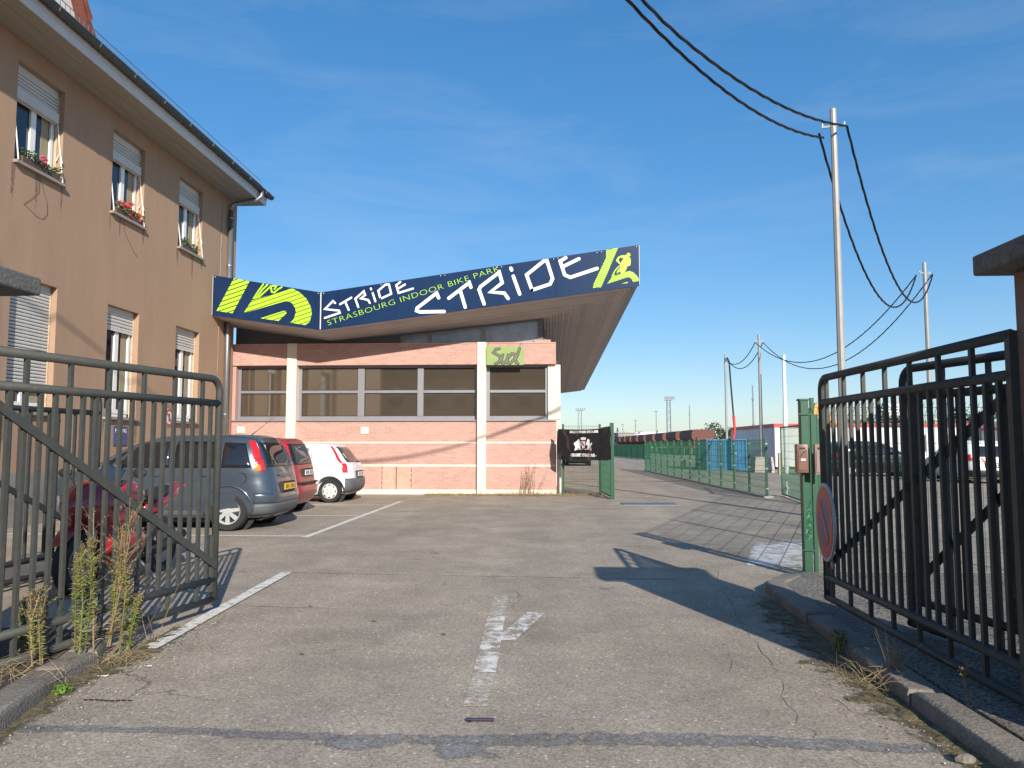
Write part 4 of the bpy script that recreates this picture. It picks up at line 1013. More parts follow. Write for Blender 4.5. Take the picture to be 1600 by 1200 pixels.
# mailbox post is the stout end post of that fence
gp = thing('gate_post', 'stout green steel gate post with white scratches carrying two mailboxes', 'post', (2.80, 8.66, 0))
MB().bbox(-.045,-.045,0,.045,.045,1.93,.006).build('post', M_GREEN, gp)
MB().box(-.055,-.055,1.93,.055,.055,1.95).build('cap', M_GREEN, gp)
for z in (.3, 1.78): MB().bar((-.07,-.05,z),(.09,-.05,z),.03,.014).build('hinge', M_GREEN, gp)
MB().quad((-.03,-.047,.42),(.035,-.047,.42),(.045,-.047,.85),(.0,-.047,.8)).build('scratches', worn_paint('scratch_paint', (.6,.62,.6), (.012,.10,.045), .40, 40), gp)
def mailbox(x, y, z, w, h, d, rz, m, label):
    t = thing('mailbox', label, 'mailbox', (x, y, z), rz, 'mailboxes on the green gate post')
    b = MB().bbox(-w/2,-d/2,0,w/2,d/2,h,.008).build('body', m, t, sharp=40)
    MB().bbox(-w/2+.015,-d/2-.006,.03,w/2-.015,-d/2,h-.07,.003).build('door', m, t)
    MB().box(-w/2+.03,-d/2-.004,h-.055,w/2-.03,-d/2+.002,h-.035).build('slot', M_INK, t)
    MB().bbox(-.02,-d/2-.010,h*.42,.03,-d/2-.006,h*.50,.002).build('name_tag', M_PAPER, t)
    MB().tube([(-.03,-d/2-.008,h*.55),(.02,-d/2-.008,h*.75),(.045,-d/2-.008,h*.8)], .004, 5).build('scrawl', M_INK, t)
    return t
mailbox(2.735, 8.56, 1.14, .12, .31, .14, R(-8), M_BOXB, 'brown metal mailbox with dark scrawl on the green gate post')
mailbox(2.93, 8.50, 1.12, .15, .33, .17, R(-14), M_BOXP, 'pale mauve mailbox with a sunlit side on the green gate post')
# banner gate by the hall
fence('green mesh panel between the hall and the lane behind the banner', [(.36,21.95),(1.40,21.95)], 1.98, r=.0032, clips=False)
def leaf(label, a, b, H, name='mesh_gate', r=.0032, fr=.028):
    d = Vector((b[0]-a[0], b[1]-a[1])); L = d.length
    t = thing(name, label, 'gate', (*a, 0), math.atan2(d.y, d.x))
    f = MB(); 
    f.tube([(0,0,.06),(L,0,.06),(L,0,H),(0,0,H)], fr, 4, closed=True); f.build('frame', M_GREEN, t)
    me = mesh_panel(L, H, r=r); me.materials.append(M_GREEND); link('mesh_infill', me, None, t)['kind'] = 'stuff'
    return t
lf1 = leaf('open green mesh gate leaf hung on the post beside the banner', (1.62,20.68), (1.47,23.3), 1.92)
gp2 = thing('gate_post', 'square green steel gate post holding the edge of the black banner', 'post', (1.63, 20.55, 0))
MB().bbox(-.05,-.05,0,.05,.05,2.0,.006).build('post', M_GREEN, gp2); MB().box(-.055,-.055,2.0,.055,.055,2.015).build('cap', M_GREEN, gp2)
lf2 = leaf('open green mesh gate leaf with a white drop bolt beside the lane', (6.18,19.2), (6.50,22.1), 1.92)
db = MB(); db.tube([(2.55,-.06,.0),(2.55,-.06,.42)], .022, 8); db.box(2.4,-.09,.22,2.72,-.035,.27); db.build('drop_bolt', M_CLIP, lf2)
gp3 = thing('gate_post', 'plain green gate post at the near end of the low fence', 'post', (6.14, 19.1, 0))
MB().bbox(-.05,-.05,0,.05,.05,2.0,.006).build('post', M_GREEN, gp3); MB().box(-.055,-.055,2.0,.055,.055,2.015).build('cap', M_GREEN, gp3)

# banner with folds
ba, bb = Vector((.20,21.72,0)), Vector((1.60,20.47,0)); bw = (bb-ba).length; bd = (bb-ba).normalized(); bn = Vector((bd.y, -bd.x, 0))
BZ0, BZ1 = 1.02, 1.88
bt = thing('banner', 'black wrinkled tarpaulin banner with white crest tied to the mesh gate', 'banner', ((ba+bb)/2)[:2] + (BZ0,))
def fold(u, v):
    x = u*2-1; y = v*2-1
    w = .022*math.sin(9*u+4*v) + .012*math.sin(23*u-9*v) + .035*math.exp(-((u-.18-.25*(1-v))/.05)**2) + .045*math.exp(-((u-.32+.14*v)/.045)**2) - .02*math.exp(-((u-.45+.1*v)/.04)**2) + .045*math.exp(-((u-.66-.06*v)/.05)**2) + .02*math.exp(-((u-.86-.22*(v-.5))/.05)**2)
    return w*(1-.25*abs(y))
def bpt(u, v, off=0.):
    sag = -.03*math.sin(math.pi*u)*(v) + (.02 if u > .95 else 0)
    p = ba + bd*(bw*u); return p + bn*(fold(u, v)+off) + Vector((0,0,BZ0+(BZ1-BZ0)*v+sag))
cloth = MB().grid(lambda u, v: bpt(u, v), 60, 20).build('tarpaulin', M_BANNER, bt, smooth=True, world=True)
def on_banner(name, me, u0, v0, su, m):
    """map a flat mesh (x right, y up, metres) onto the folded cloth"""
    Mi = chain(bt).inverted()
    for vtx in me.vertices:
        u = u0+vtx.co.x/bw; v = v0+vtx.co.y/(BZ1-BZ0); vtx.co = Mi @ bpt(u, v, .004)
    return link(name, me, m, bt)
def btext(s, width, cx, v, size, bold=.0):
    me = text_mesh(s, size, 0, 1.1, bold); xs_ = [q.co.x for q in me.vertices]; k = width/(max(xs_)-min(xs_)); x0 = min(xs_)
    for q in me.vertices: q.co.x = (q.co.x-x0)*k - width/2
    on_banner('lettering', me, cx, v, 1, M_LETTER)
btext('SALLE DE FITNESS SPECIALISEE', .98, .51, .885, .085, .004)
btext('- CROSSFIT STRASBOURG -', .94, .50, .115, .11, .006)
def crest():
    shapes = []
    sh = [(-.075,.09),(.075,.09),(.075,-.02),(.045,-.075),(0,-.105),(-.045,-.075),(-.075,-.02)]
    shapes.append(('shield', [(x, y) for x, y in sh], M_LETTER))
    shapes.append(('shield_band', [(-.06,.06),(-.015,.06),(.06,-.035),(.035,-.065),(-.06,.03)], mat('crest_red', (.55,.05,.09), .5)))
    shapes.append(('crown', [(-.085,.125),(.085,.125),(.1,.185),(.055,.16),(.035,.2),(0,.17),(-.035,.2),(-.055,.16),(-.1,.185)], M_LETTER))
    for s_ in (-1, 1):
        lion = [(.10,.02),(.13,.09),(.15,.145),(.20,.15),(.23,.11),(.215,.06),(.25,.02),(.30,.06),(.325,.03),(.30,-.02),(.26,-.03),(.275,-.09),(.305,-.12),(.30,-.16),(.26,-.155),(.235,-.11),(.20,-.08),(.17,-.11),(.11,-.10),(.14,-.06),(.16,-.03),(.12,-.02)]
        shapes.append(('lion', [(s_*x, y) for x, y in lion], M_LETTER))
        shapes.append(('scroll', [(s_*.03,-.128),(s_*.25,-.128),(s_*.25,-.114),(s_*.03,-.114)], M_LETTER))
    for nm, pts, m in shapes:
        bm = bmesh.new(); f = bm.faces.new([bm.verts.new((x*1.05, y*1.05, 0)) for x, y in pts]); bmesh.ops.triangulate(bm, faces=[f])
        bmesh.ops.subdivide_edges(bm, edges=bm.edges[:], cuts=1, use_grid_fill=True)
        me = bpy.data.meshes.new(nm); bm.to_mesh(me); bm.free()
        if nm == 'shield_band':
            Mi = chain(bt).inverted()
            for vtx in me.vertices: vtx.co = Mi @ bpt(.505+vtx.co.x/bw, .5+vtx.co.y/(BZ1-BZ0), .007)
            link('crest_band', me, m, bt)
        else: on_banner('crest_'+nm, me, .505, .5, 1, m)
crest()

# ============================================================ POLES AND CABLES
def pole(x, y, H, r0, r1, label, m=M_POLE, arm=True, rz=0, cat='pole', octo=8):
    t = thing('utility_pole', label, cat, (x, y, 0))
    MB().tube([(0,0,0),(0,0,H*.5),(0,0,H)], [r0,(r0+r1)/2,r1], octo).build('shaft', m, t, sharp=30 if octo < 9 else 60)
    if arm:
        c, s_ = math.cos(rz), math.sin(rz); z = H-.35
        MB().bar((-.22*c,-.22*s_,z),(.22*c,.22*s_,z), .035, .035).build('crossarm', m, t)
        for k in (-1, 1):
            MB().tube([(k*.2*c,k*.2*s_,z-.02),(k*.2*c,k*.2*s_,z+.07)], .015, 6).build('insulator', M_CLIP, t)
    return t
P1, P2, P3, P4 = (5.60,15.0), (12.2,25.3), (10.9,40.4), (10.85,48.)
pole(*P1, 8.05, .078, .058, 'tall pale octagonal pole rising behind the sign gate', rz=R(-15))
pole(*P2, 7.35, .078, .06, 'pale pole where the slack cables meet beyond the dark parked car', rz=R(20))
pole(*P3, 7.15, .10, .07, 'pale pole set in a large concrete block', rz=R(10), octo=10)
pole(*P4, 7.0, .08, .06, 'thin pole with black cables running down into a red sheath', arm=False)
P0 = (-3.9, -3.55)
pole(*P0, 12.3, .14, .10, 'tall pole beside the street carrying the near cable ends', rz=R(-40))
bl = thing('concrete_block', 'pale tapered concrete block holding the pole foot', 'concrete block', (10.9, 40.4, 0))
MB().prism([(-.5,-.45,0),(.5,-.45,0),(.5,.45,0),(-.5,.45,0)], (0,0,.12)).build('base', M_CONC, bl)
bmk = MB(); b0, b1 = .5, .43
v = [(-b0,-b0,.12),(b0,-b0,.12),(b0,b0,.12),(-b0,b0,.12),(-b1,-b1,.8),(b1,-b1,.8),(b1,b1,.8),(-b1,b1,.8)]
for f in ((4,5,6,7),(0,1,5,4),(1,2,6,5),(2,3,7,6),(3,0,4,7)): bmk.poly([v[k] for k in f])
bmk.build('body', M_CONC, bl)
wp = thing('flag_pole', 'plain white pole in front of the white cabin', 'pole', (11.6, 38.6, 0))
MB().tube([(0,0,0),(0,0,3.3),(0,0,3.32),(0,0,5.85)], [.12,.11,.09,.08], 12).build('shaft', M_POLEW, wp, sharp=50)
MB().lathe([(.09,5.85),(.09,5.88),(0,5.9)], (0,0,0), 'z', 12).build('cap', M_POLEW, wp)

def twisted(pts, name_label, group, rs=.0135, rh=.014, pitch=1.4, sub=6):
    """three strands twisted round the path"""
    P = [Vector(p) for p in pts]; s = 0; out = [[], [], []]; fine = []
    for i in range(len(P)-1):
        for k in range(sub): fine.append(P[i].lerp(P[i+1], k/sub))
    fine.append(P[-1])
    for i, p in enumerate(fine):
        if i: s += (p-fine[i-1]).length
        t = (fine[min(i+1, len(fine)-1)]-fine[max(i-1, 0)]).normalized(); a = t.cross(Vector((0,0,1)))
        if a.length < .05: a = t.cross(Vector((1,0,0)))
        a.normalize(); b = t.cross(a)
        for j in range(3):
            w = 2*math.pi*(s/pitch+j/3); out[j].append(p+(a*math.cos(w)+b*math.sin(w))*rh)
    root = thing('overhead_cable', name_label, 'cable', P[0], 0, group)
    for j in range(3): MB().tube(out[j], rs, 5).build('strand', M_CABLE, root, world=True)
    return root
def span(a, b, sag, n=24):
    a, b = Vector(a), Vector(b)
    return [a.lerp(b, k/n) - Vector((0,0,4*sag*(k/n)*(1-k/n))) for k in range(n+1)]
dv = Vector((math.cos(R(231)), math.sin(R(231)), 0))
def near_path(off):
    out = []
    for k in range(0, 41):
        s = 19*k/40
        z = 7.66-.26*s+.031*s*s if s < 13 else 7.66-.26*13+.031*169+.4*(s-13)
        p = Vector((5.60, 15.0, z)) + dv*s
        if off.x > 0: p += Vector((-.34, .12, 0))*min(1, s/6)
        if s > 10: p += Vector((.055, -.085, 0))*(s-10)**2*.55  # unseen end bent aside so the cable shadow misses the tan house
        out.append(p + off)
    return out
twisted(near_path(Vector((.2,-.1,0))), 'upper of two slack black cables sweeping in over the yard to the tall pole', 'slack twisted cables', sub=4, rs=.0125, rh=.014, pitch=1.25)
twisted(near_path(Vector((-.10,.28,-.08))), 'lower of two slack black cables sweeping in over the yard to the tall pole', 'slack twisted cables', sub=4, rs=.0125, rh=.014, pitch=1.25)
twisted(span((5.82,14.9,7.66), (12.45,25.3,6.95), 2.0), 'shallower slack cable strung from the tall pole to the next pole', 'slack twisted cables', sub=3)
twisted(span((5.35,15.1,7.6), (11.95,25.35,6.95), 2.1), 'deeper sagging cable strung from the tall pole to the next pole', 'slack twisted cables', sub=3)
twisted(span((12.42,25.3,6.95), (11.1,40.4,6.75), 2.15), 'lower slack cable running to the pole on the concrete block', 'slack twisted cables', sub=2, rs=.012, rh=.012)
twisted(span((11.95,25.35,6.95), (10.7,40.4,6.75), 1.85), 'upper slack cable running to the pole on the concrete block', 'slack twisted cables', sub=2, rs=.012, rh=.012)
twisted(span((11.1,40.4,6.75), (10.9,48,6.8), 1.0, 14), 'lower short cable dipping to the pole with the red sheath', 'slack twisted cables', sub=2, rs=.014, rh=.014)
twisted(span((10.7,40.4,6.75), (10.8,48,6.75), .7, 14), 'upper short cable dipping to the pole with the red sheath', 'slack twisted cables', sub=2, rs=.014, rh=.014)
dr = thing('drop_cable', 'black cable bundle running down the thin pole into a red sheath', 'cable', (10.95, 47.9, 0))
MB().tube([(0,0,6.8),(.12,-.02,6.5),(.16,-.05,5.5),(.22,-.05,4.5),(.3,-.05,3.2),(.34,-.05,2.2)], .05, 6).build('cable', M_CABLE, dr)
MB().tube([(.3,-.05,3.2),(.36,-.06,2.4),(.2,-.06,1.4),(.05,-.05,.6),(.0,-.05,.0)], .085, 8).build('sheath', M_ORED, dr, smooth=True)

# ============================================================ VEHICLES
class Shell:
    """car body as stacked plan outlines: slices (z, x_rear, x_front, half_width, squareness)"""
    def __init__(s, sl): s.sl = sl
    def at(s, z):
        S = s.sl
        if z <= S[0][0]: return S[0]
        for a, b in zip(S, S[1:]):
            if z <= b[0]:
                t = (z-a[0])/(b[0]-a[0]); return tuple(a[i]+(b[i]-a[i])*t for i in range(5))
        return S[-1]
    def pt(s, th, z):
        _, xr, xf, w, n = s.at(z); c, q = math.cos(th), math.sin(th); xc, a = (xr+xf)/2, (xf-xr)/2
        return Vector((xc + a*math.copysign(abs(c)**(2/n), c), w*math.copysign(abs(q)**(2/n), q), z))
    def nrm(s, th, z):
        e = .01; d1 = s.pt(th+e, z)-s.pt(th-e, z); d2 = s.pt(th, z+.015)-s.pt(th, z-.015)
        n = d1.cross(d2); return n.normalized() if n.length > 1e-9 else Vector((0,0,1))
    def th_side(s, x, z, side):
        _, xr, xf, w, n = s.at(z); xc, a = (xr+xf)/2, (xf-xr)/2
        k = max(-1, min(1, (x-xc)/a)); c = math.copysign(abs(k)**(n/2), k); return math.acos(c)*side
    def th_end(s, y, z, rear=True):
        _, xr, xf, w, n = s.at(z); k = max(-.999, min(.999, y/w)); q = math.copysign(abs(k)**(n/2), k); t = math.asin(q)
        return math.pi-t if rear else t
    def body(s, nth=96, wells=()):
        mb = MB(); zs = [a[0] for a in s.sl]; fine = []
        for a, b in zip(zs, zs[1:]): fine += [a, (a+b)/2]
        fine.append(zs[-1]); i0 = 0
        for z in fine:
            for k in range(nth):
                w = 2*math.pi*k/nth; w += .0; mb.v.append(tuple(s.pt(w, z)))
        for r in range(len(fine)-1):
            for k in range(nth): mb.f.append((r*nth+k, r*nth+(k+1)%nth, (r+1)*nth+(k+1)%nth, (r+1)*nth+k))
        mb.f.append(tuple(reversed(range(nth)))); mb.f.append(tuple((len(fine)-1)*nth+k for k in range(nth)))
        me = mb.mesh()
        ob = bpy.data.objects.new('tmp', me); COL.objects.link(ob); cut = []
        for (x, z, r, y0) in wells:
            for sd_ in (-1, 1):
                bm = bmesh.new(); bmesh.ops.create_cone(bm, cap_ends=True, segments=36, radius1=r, radius2=r, depth=.6)
                for v in bm.verts: v.co = Vector((x+v.co.x, sd_*(y0+.3)+v.co.z, z+v.co.y))
                bmesh.ops.recalc_face_normals(bm, faces=bm.faces)
                cm = bpy.data.meshes.new('cut'); bm.to_mesh(cm); bm.free()
                co = bpy.data.objects.new('cut', cm); COL.objects.link(co); cut.append(co)
                md = ob.modifiers.new('b', 'BOOLEAN'); md.object = co; md.operation = 'DIFFERENCE'; md.solver = 'EXACT'
        dg = bpy.context.evaluated_depsgraph_get(); dg.update()
        out = bpy.data.meshes.new_from_object(ob.evaluated_get(dg))
        for o in cut + [ob]: bpy.data.objects.remove(o)
        out.polygons.foreach_set('use_smooth', [True]*len(out.polygons)); out.set_sharp_from_angle(angle=R(38))
        return out
    def side_patch(s, q, side, off=.006, nu=10, nv=8):
        """q: four (x, z) corners bl, br, tr, tl"""
        bl, br, tr, tl = [Vector(p) for p in q]
        def P(u, v, o):
            p = bl.lerp(br, u).lerp(tl.lerp(tr, u), v); th = s.th_side(p.x, p.y, side); return s.pt(th, p.y) + s.nrm(th, p.y)*o
        return MB().grid(lambda u, v: P(u, v, off), nu, nv, lambda u, v: P(u, v, -.01))
    def end_patch(s, q, rear=True, off=.006, nu=12, nv=8):
        bl, br, tr, tl = [Vector(p) for p in q]
        def P(u, v, o):
            p = bl.lerp(br, u).lerp(tl.lerp(tr, u), v); th = s.th_end(p.x, p.y, rear); return s.pt(th, p.y) + s.nrm(th, p.y)*o
        return MB().grid(lambda u, v: P(u, v, off), nu, nv, lambda u, v: P(u, v, -.01))
    def wrap(s, t0, t1, z0, z1, off=.02, nu=40, nv=4):
        def P(u, v, o):
            th, z = R(t0+(t1-t0)*u), z0+(z1-z0)*v; n = s.nrm(th, z); n.z *= .2; b = 1 if 0 < v < 1 else .55; return s.pt(th, z) + n.normalized()*o*b
        return MB().grid(lambda u, v: P(u, v, off), nu, nv, lambda u, v: P(u, v, -.01))
def wheel(t, x, y, side, r, m_rim, style, w=.19):
    hub = r*.70; out = side
    tp = [(hub,-w/2+.01),(r*.93,-w/2),(r,-w*.36),(r,w*.36),(r*.93,w/2),(hub,w/2-.005),(hub-.01,w/2-.03)]
    if side < 0: tp = [(a, -b) for a, b in tp]
    wh = MB().lathe(tp, (x,y,r), 'y', 36).build('wheel', M_RUBBER, t, sharp=50)
    yy = y+out*(w/2-.035)
    if style == 'spoke':
        MB().lathe([(hub,0),(hub-.012,out*.025),(hub-.03,out*.012),(hub-.04,-out*.03)], (x,yy,r), 'y', 36).build('rim', m_rim, wh, sharp=50)
        MB().lathe([(0,-out*.05),(hub-.02,-out*.05)], (x,yy,r), 'y', 24).build('brake_disc', M_BLACKP, wh)
        for k in range(7):
            a = 2*math.pi*k/7+.2; d = Vector((math.cos(a), 0, math.sin(a))); c = Vector((x, yy, r)); n = Vector((-d.z, 0, d.x)); o = Vector((0, out*.012, 0))
            pts = [c+d*.03-n*.028+o*1.6, c+d*(hub-.015)-n*.040+o, c+d*(hub-.015)+n*.040+o, c+d*.03+n*.028+o*1.6]
            MB().prism(pts, (0,-out*.02,0)).build('spoke', m_rim, wh)
        MB().lathe([(0,out*.03),(.05,out*.03),(.06,out*.01),(.06,-out*.02)], (x,yy,r), 'y', 20).build('hub_cap', m_rim, wh)
    else:
        MB().lathe([(0,out*.035),(hub*.35,out*.034),(hub*.75,out*.022),(hub-.005,out*.012),(hub,-out*.01)], (x,yy,r), 'y', 36).build('wheel_cover', m_rim, wh, smooth=True)
        for k in range(8):
            a = 2*math.pi*k/8; d = Vector((math.cos(a), 0, math.sin(a))); n = Vector((-d.z, 0, d.x)); c = Vector((x, yy+out*.021, r))+d*hub*.76
            MB().prism([c-n*.026-d*.012, c+n*.026-d*.012, c+n*.026+d*.014, c-n*.026+d*.014], (0,out*.006,0)).build('cover_slot', M_BLACKP, wh)
        for k in range(4):
            a = 2*math.pi*(k+.5)/4; c = (x+.055*math.cos(a), yy+out*.034, r+.055*math.sin(a))
            MB().lathe([(0,out*.006),(.014,out*.005),(.016,-out*.004)], c, 'y', 8).build('wheel_nut', M_ZINC, wh)
def car(label, loc, rz, sl, paint, wx, wr, rim, style, side_win, rear_win, wind, bumper, lights, seams, plate=None, trim=None, group=None, cat='car', name='parked_car', arch=True, handles=(), fuel=None):
    t = thing(name, label, cat, loc, rz, group); S = Shell(sl); W = sl[4][3]
    me = S.body(wells=[(x, wr+.015, wr+.075, W-.27) for x in wx]); body = link('body', me, paint, t)
    MB().box(.25,-W+.3,.16,sl[4][2]-.25,W-.3,.5).build('underbody', M_BLACKP, t)
    for x in wx:
        for sd_ in (-1, 1):
            MB().lathe([(0.,-sd_*.0),(wr+.08,0)], (x,sd_*(W-.275),wr+.01), 'y', 24).build('wheel_well', M_BLACKP, t)
            wheel(t, x, sd_*(W-.105), sd_, wr, rim, style)
            if arch and trim:
                pts = [S.pt(S.th_side(x+(wr+.10)*math.cos(a), max(.24, wr+.01+(wr+.10)*math.sin(a)), sd_), max(.24, wr+.01+(wr+.10)*math.sin(a)))+Vector((0,sd_*.008,0)) for a in [R(-12)+k*R(204)/18 for k in range(19)]]
                MB().tube(pts, .020, 8).build('wheel_arch', paint, t, smooth=True)
    for sd_ in (-1, 1):
        for q in side_win: S.side_patch(q, sd_).build('side_window', M_CGLASS, t, smooth=True)
        for q in seams: S.side_patch(q, sd_, .0025, 2, 10).build('door_gap', M_BLACKP, body)
        for (x, z) in handles:
            p = S.pt(S.th_side(x, z, sd_), z); MB().bbox(p.x-.1, min(p.y, p.y+sd_*.03), z-.018, p.x+.1, max(p.y, p.y+sd_*.03), z+.018, .008).build('door_handle', M_BLACKP if not trim or paint != M_CARG else M_CARG, t)
        p = S.pt(S.th_side(wind[0][1][0]*0+wx[1]-.62, 1.05, sd_), 1.05)
        MB().ellip(p+Vector((0,sd_*.1,.03)), (.07,.1,.07)).build('wing_mirror', paint if paint != M_CARW else M_BLACKP, t, smooth=True)
    for q in rear_win: S.end_patch(q).build('rear_window', M_CGLASS, t, smooth=True)
    for q in wind[:1]: S.end_patch(q, False).build('windscreen', M_CGLASS, t, smooth=True)
    for (t0, t1, z0, z1, off, m) in bumper: S.wrap(t0, t1, z0, z1, off).build('bumper', m, t, smooth=True)
    for (t0, t1, z0, z1, m) in lights:
        for sd_ in (-1, 1):
            a, b = (t0, t1) if sd_ > 0 else (360-t1, 360-t0)
            S.wrap(a, b, z0, z1, .008, 8, 8).build('tail_light', m, t, smooth=True)
    if plate:
        z0, z1, m = plate
        p = S.pt(math.pi, (z0+z1)/2).x
        MB().box(p-.045,-.30,z0-.03,p+.02,.30,z1+.03).build('plate_recess', M_BLACKP, t)
        pl_ = MB().box(p-.056,-.26,z0,p-.046,.26,z1).build('number_plate', m, t)
        for k in range(7):
            if k in (3,): continue
            MB().box(p-.0575,-.22+k*.066,z0+.022,p-.0565,-.22+k*.066+.032,z1-.022).build('plate_character', M_INK, pl_)
    if fuel:
        x, z = fuel; p = S.pt(S.th_side(x, z, 1), z)
        MB().lathe([(.082,p.y+.002),(.09,p.y+.0045),(.094,p.y-.004)], (p.x,0,z), 'y', 24).build('fuel_cap_ring', M_BLACKP, t)
    return t, S
FUS = [(z_*1.06, *r_) for z_, *r_ in [(.20,.14,3.90,.76,6),(.28,.04,3.97,.82,7),(.40,0,4.0,.85,7),(.55,0,4.02,.86,7),(.70,.03,4.0,.86,7),(.82,.05,3.93,.86,6.5),(.92,.075,3.62,.857,6.5),(1.0,.10,3.22,.845,6.5),(1.12,.15,3.0,.825,6.5),(1.28,.23,2.70,.78,6.5),(1.40,.31,2.42,.735,6),(1.475,.38,2.2,.69,5.5),(1.515,.52,1.95,.60,5),(1.53,.8,1.6,.42,4)]]
car1, S1 = car('grey blue compact MPV with yellow rear plate and alloy wheels', (-4.66, 13.55, 0), math.pi, FUS, M_CARG, (.74,3.22), .325, M_RIM, 'spoke',
    [[(.36,1.05),(.86,1.05),(.86,1.48),(.50,1.465)], [(.93,1.05),(1.68,1.05),(1.68,1.50),(.93,1.49)], [(1.76,1.05),(2.72,1.05),(2.32,1.46),(1.76,1.50)], [(2.78,1.055),(3.0,1.055),(2.48,1.38),(2.40,1.44)]],
    [[(-.66,1.06),(.66,1.06),(.56,1.48),(-.56,1.48)]], [[(-.7,1.11),(.7,1.11),(.58,1.48),(-.58,1.48)], (0,0)],
    [(124,236,.25,.45,.02,M_TRIM),(124,236,.455,.63,.014,M_CARG),(-60,60,.25,.58,.02,M_TRIM)],
    [(129,147,1.20,1.515,M_TAILR),(131,149,1.0,1.195,M_TAILR),(128,140,1.0,1.12,M_TAILO)],
    [[(.885,.48),(.90,.48),(.90,1.50),(.885,1.50)], [(1.71,.32),(1.725,.32),(1.725,1.50),(1.71,1.50)], [(2.83,.32),(2.845,.32),(2.80,1.04),(2.785,1.04)]],
    (.66,.77,M_PLATEY), M_TRIM, handles=((1.12,.93),(1.95,.93)), fuel=(.52,.88))
for z in (.50, .53):
    S1.side_patch([(.12,z),(.46,z),(.46,z+.016),(.12,z+.016)], 1, .01, 6, 2).build('bumper_rib', M_CARG, car1)
for sd_ in (-1, 1): S1.side_patch([(1.15,.26),(2.85,.26),(2.85,.34),(1.15,.34)], sd_, .014, 10, 3).build('sill_trim', M_TRIM, car1)
MB().bbox(.02,-.34,.90,.06,.34,.935,.008).build('hatch_handle', M_CARG, car1)
MB().tube([(.75,-.1,1.60),(.62,-.1,1.70),(.35,-.1,1.92)], [.012,.005,.003], 6).build('aerial', M_BLACKP, car1)
RED = [(a, b*1.0, 3.45+(c-4.0), d*.945, e) for a, b, c, d, e in FUS]
RED = [(z*.98, xr*.8, xf, w, n) for z, xr, xf, w, n in RED]
car2, S2 = car('old red hatchback with white rear plate squeezed between the grey and white cars', (-5.17, 16.30, 0), math.pi, RED, M_CARR, (.55,2.85), .28, M_HUB, 'cover',
    [[(.36,1.01),(1.0,1.01),(1.0,1.42),(.46,1.40)], [(1.08,1.01),(2.1,1.01),(1.75,1.40),(1.08,1.43)]],
    [[(-.66,1.02),(.66,1.02),(.58,1.45),(-.58,1.45)]], [[(-.66,1.07),(.66,1.07),(.55,1.42),(-.55,1.42)], (0,0)],
    [(132,228,.36,.62,.035,M_CARR),(-60,60,.26,.55,.02,M_CARR)], [(130,148,1.03,1.46,M_TAILR)],
    [[(1.03,.30),(1.045,.30),(1.045,1.44),(1.03,1.44)]], (.80,.91,M_PLATEW), M_BLACKP, arch=False, handles=((1.2,.9),))
MB().tube([(.06,-.6,.645),(-.035,-.5,.645),(-.045,.5,.645),(.06,.72,.645)], .02, 6).build('bumper_strip', M_BLACKP, car2, smooth=True)
PUN = [(.20,.14,3.70,.74,6),(.28,.04,3.76,.79,7),(.40,0,3.78,.82,7),(.55,0,3.8,.83,7),(.70,.02,3.78,.83,7),(.82,.03,3.7,.83,6.5),(.90,.05,3.35,.825,6.5),(.97,.10,2.98,.81,6.5),(1.06,.20,2.85,.79,6.5),(1.20,.30,2.55,.755,6.5),(1.33,.40,2.25,.715,6),(1.42,.50,2.0,.67,5.5),(1.465,.64,1.8,.58,5),(1.48,.9,1.5,.42,4)]
car3, S3 = car('small white hatchback with black bumper parked against the pink wall', (-4.93, 19.75, 0), math.pi, PUN, M_CARW, (.55,3.02), .285, M_HUB, 'cover',
    [[(1.08,.98),(1.55,.98),(1.55,1.35),(1.12,1.345)], [(1.62,.98),(2.5,.98),(2.1,1.34),(1.62,1.36)]],
    [[(-.60,.99),(.60,.99),(.52,1.38),(-.52,1.38)]], [[(-.66,1.0),(.66,1.0),(.55,1.34),(-.55,1.34)], (0,0)],
    [(135,225,.24,.60,.03,M_TRIM),(-60,60,.24,.58,.03,M_TRIM)], [(127,137,.98,1.40,M_TAILR),(131,146,.74,.975,M_TAILR)],
    [[(1.575,.30),(1.59,.30),(1.59,1.37),(1.575,1.37)], [(1.02,.62),(1.035,.62),(1.035,1.37),(1.02,1.37)]], (.64,.75,M_PLATEW), M_TRIM, arch=False, handles=((1.25,.86),))
MB().tube([(.09,.0,.99),(.06,.02,1.0),(-.06,.3,1.0)], .016, 6).build('wiper_arm', M_BLACKP, car3)
# cars beyond the right gate and behind the banner
K = M_CARK
def simple_car(label, loc, rz, paint, group=None, tw=1.0, hgt=1.0, marks=None, name='parked_car', cat='car'):
    sl = [(z*hgt, xr, xf, w, n) for z, xr, xf, w, n in FUS]
    h = hgt
    c_, S_ = car(label, loc, rz, sl, paint, (.8,3.25), .31, M_HUB, 'cover',
        [[(.40,.99*h),(.86,.99*h),(.86,1.40*h),(.52,1.385*h)], [(.93,.99*h),(1.68,.99*h),(1.68,1.415*h),(.93,1.405*h)], [(1.76,.99*h),(2.72,.99*h),(2.32,1.38*h),(1.76,1.415*h)]],
        [[(-.64,1.0*h),(.64,1.0*h),(.56,1.40*h),(-.56,1.40*h)]], [[(-.68,1.04*h),(.68,1.04*h),(.57,1.40*h),(-.57,1.40*h)], (0,0)],
        [(124,236,.24,.50,.02,M_BLACKP),(-60,60,.24,.55,.02,M_BLACKP)], [(131,148,.86*h,1.1*h,M_TAILR)], [[(1.71,.30),(1.725,.30),(1.725,1.42*h),(1.71,1.42*h)]],
        (.62,.73,M_PLATEW), M_BLACKP, arch=False, group=group, name=name, cat=cat)
    return c_, S_
simple_car('dark car parked sideways in front of the white cabin', (12.6, 36.0, 0), R(0), M_CARK, hgt=.98)
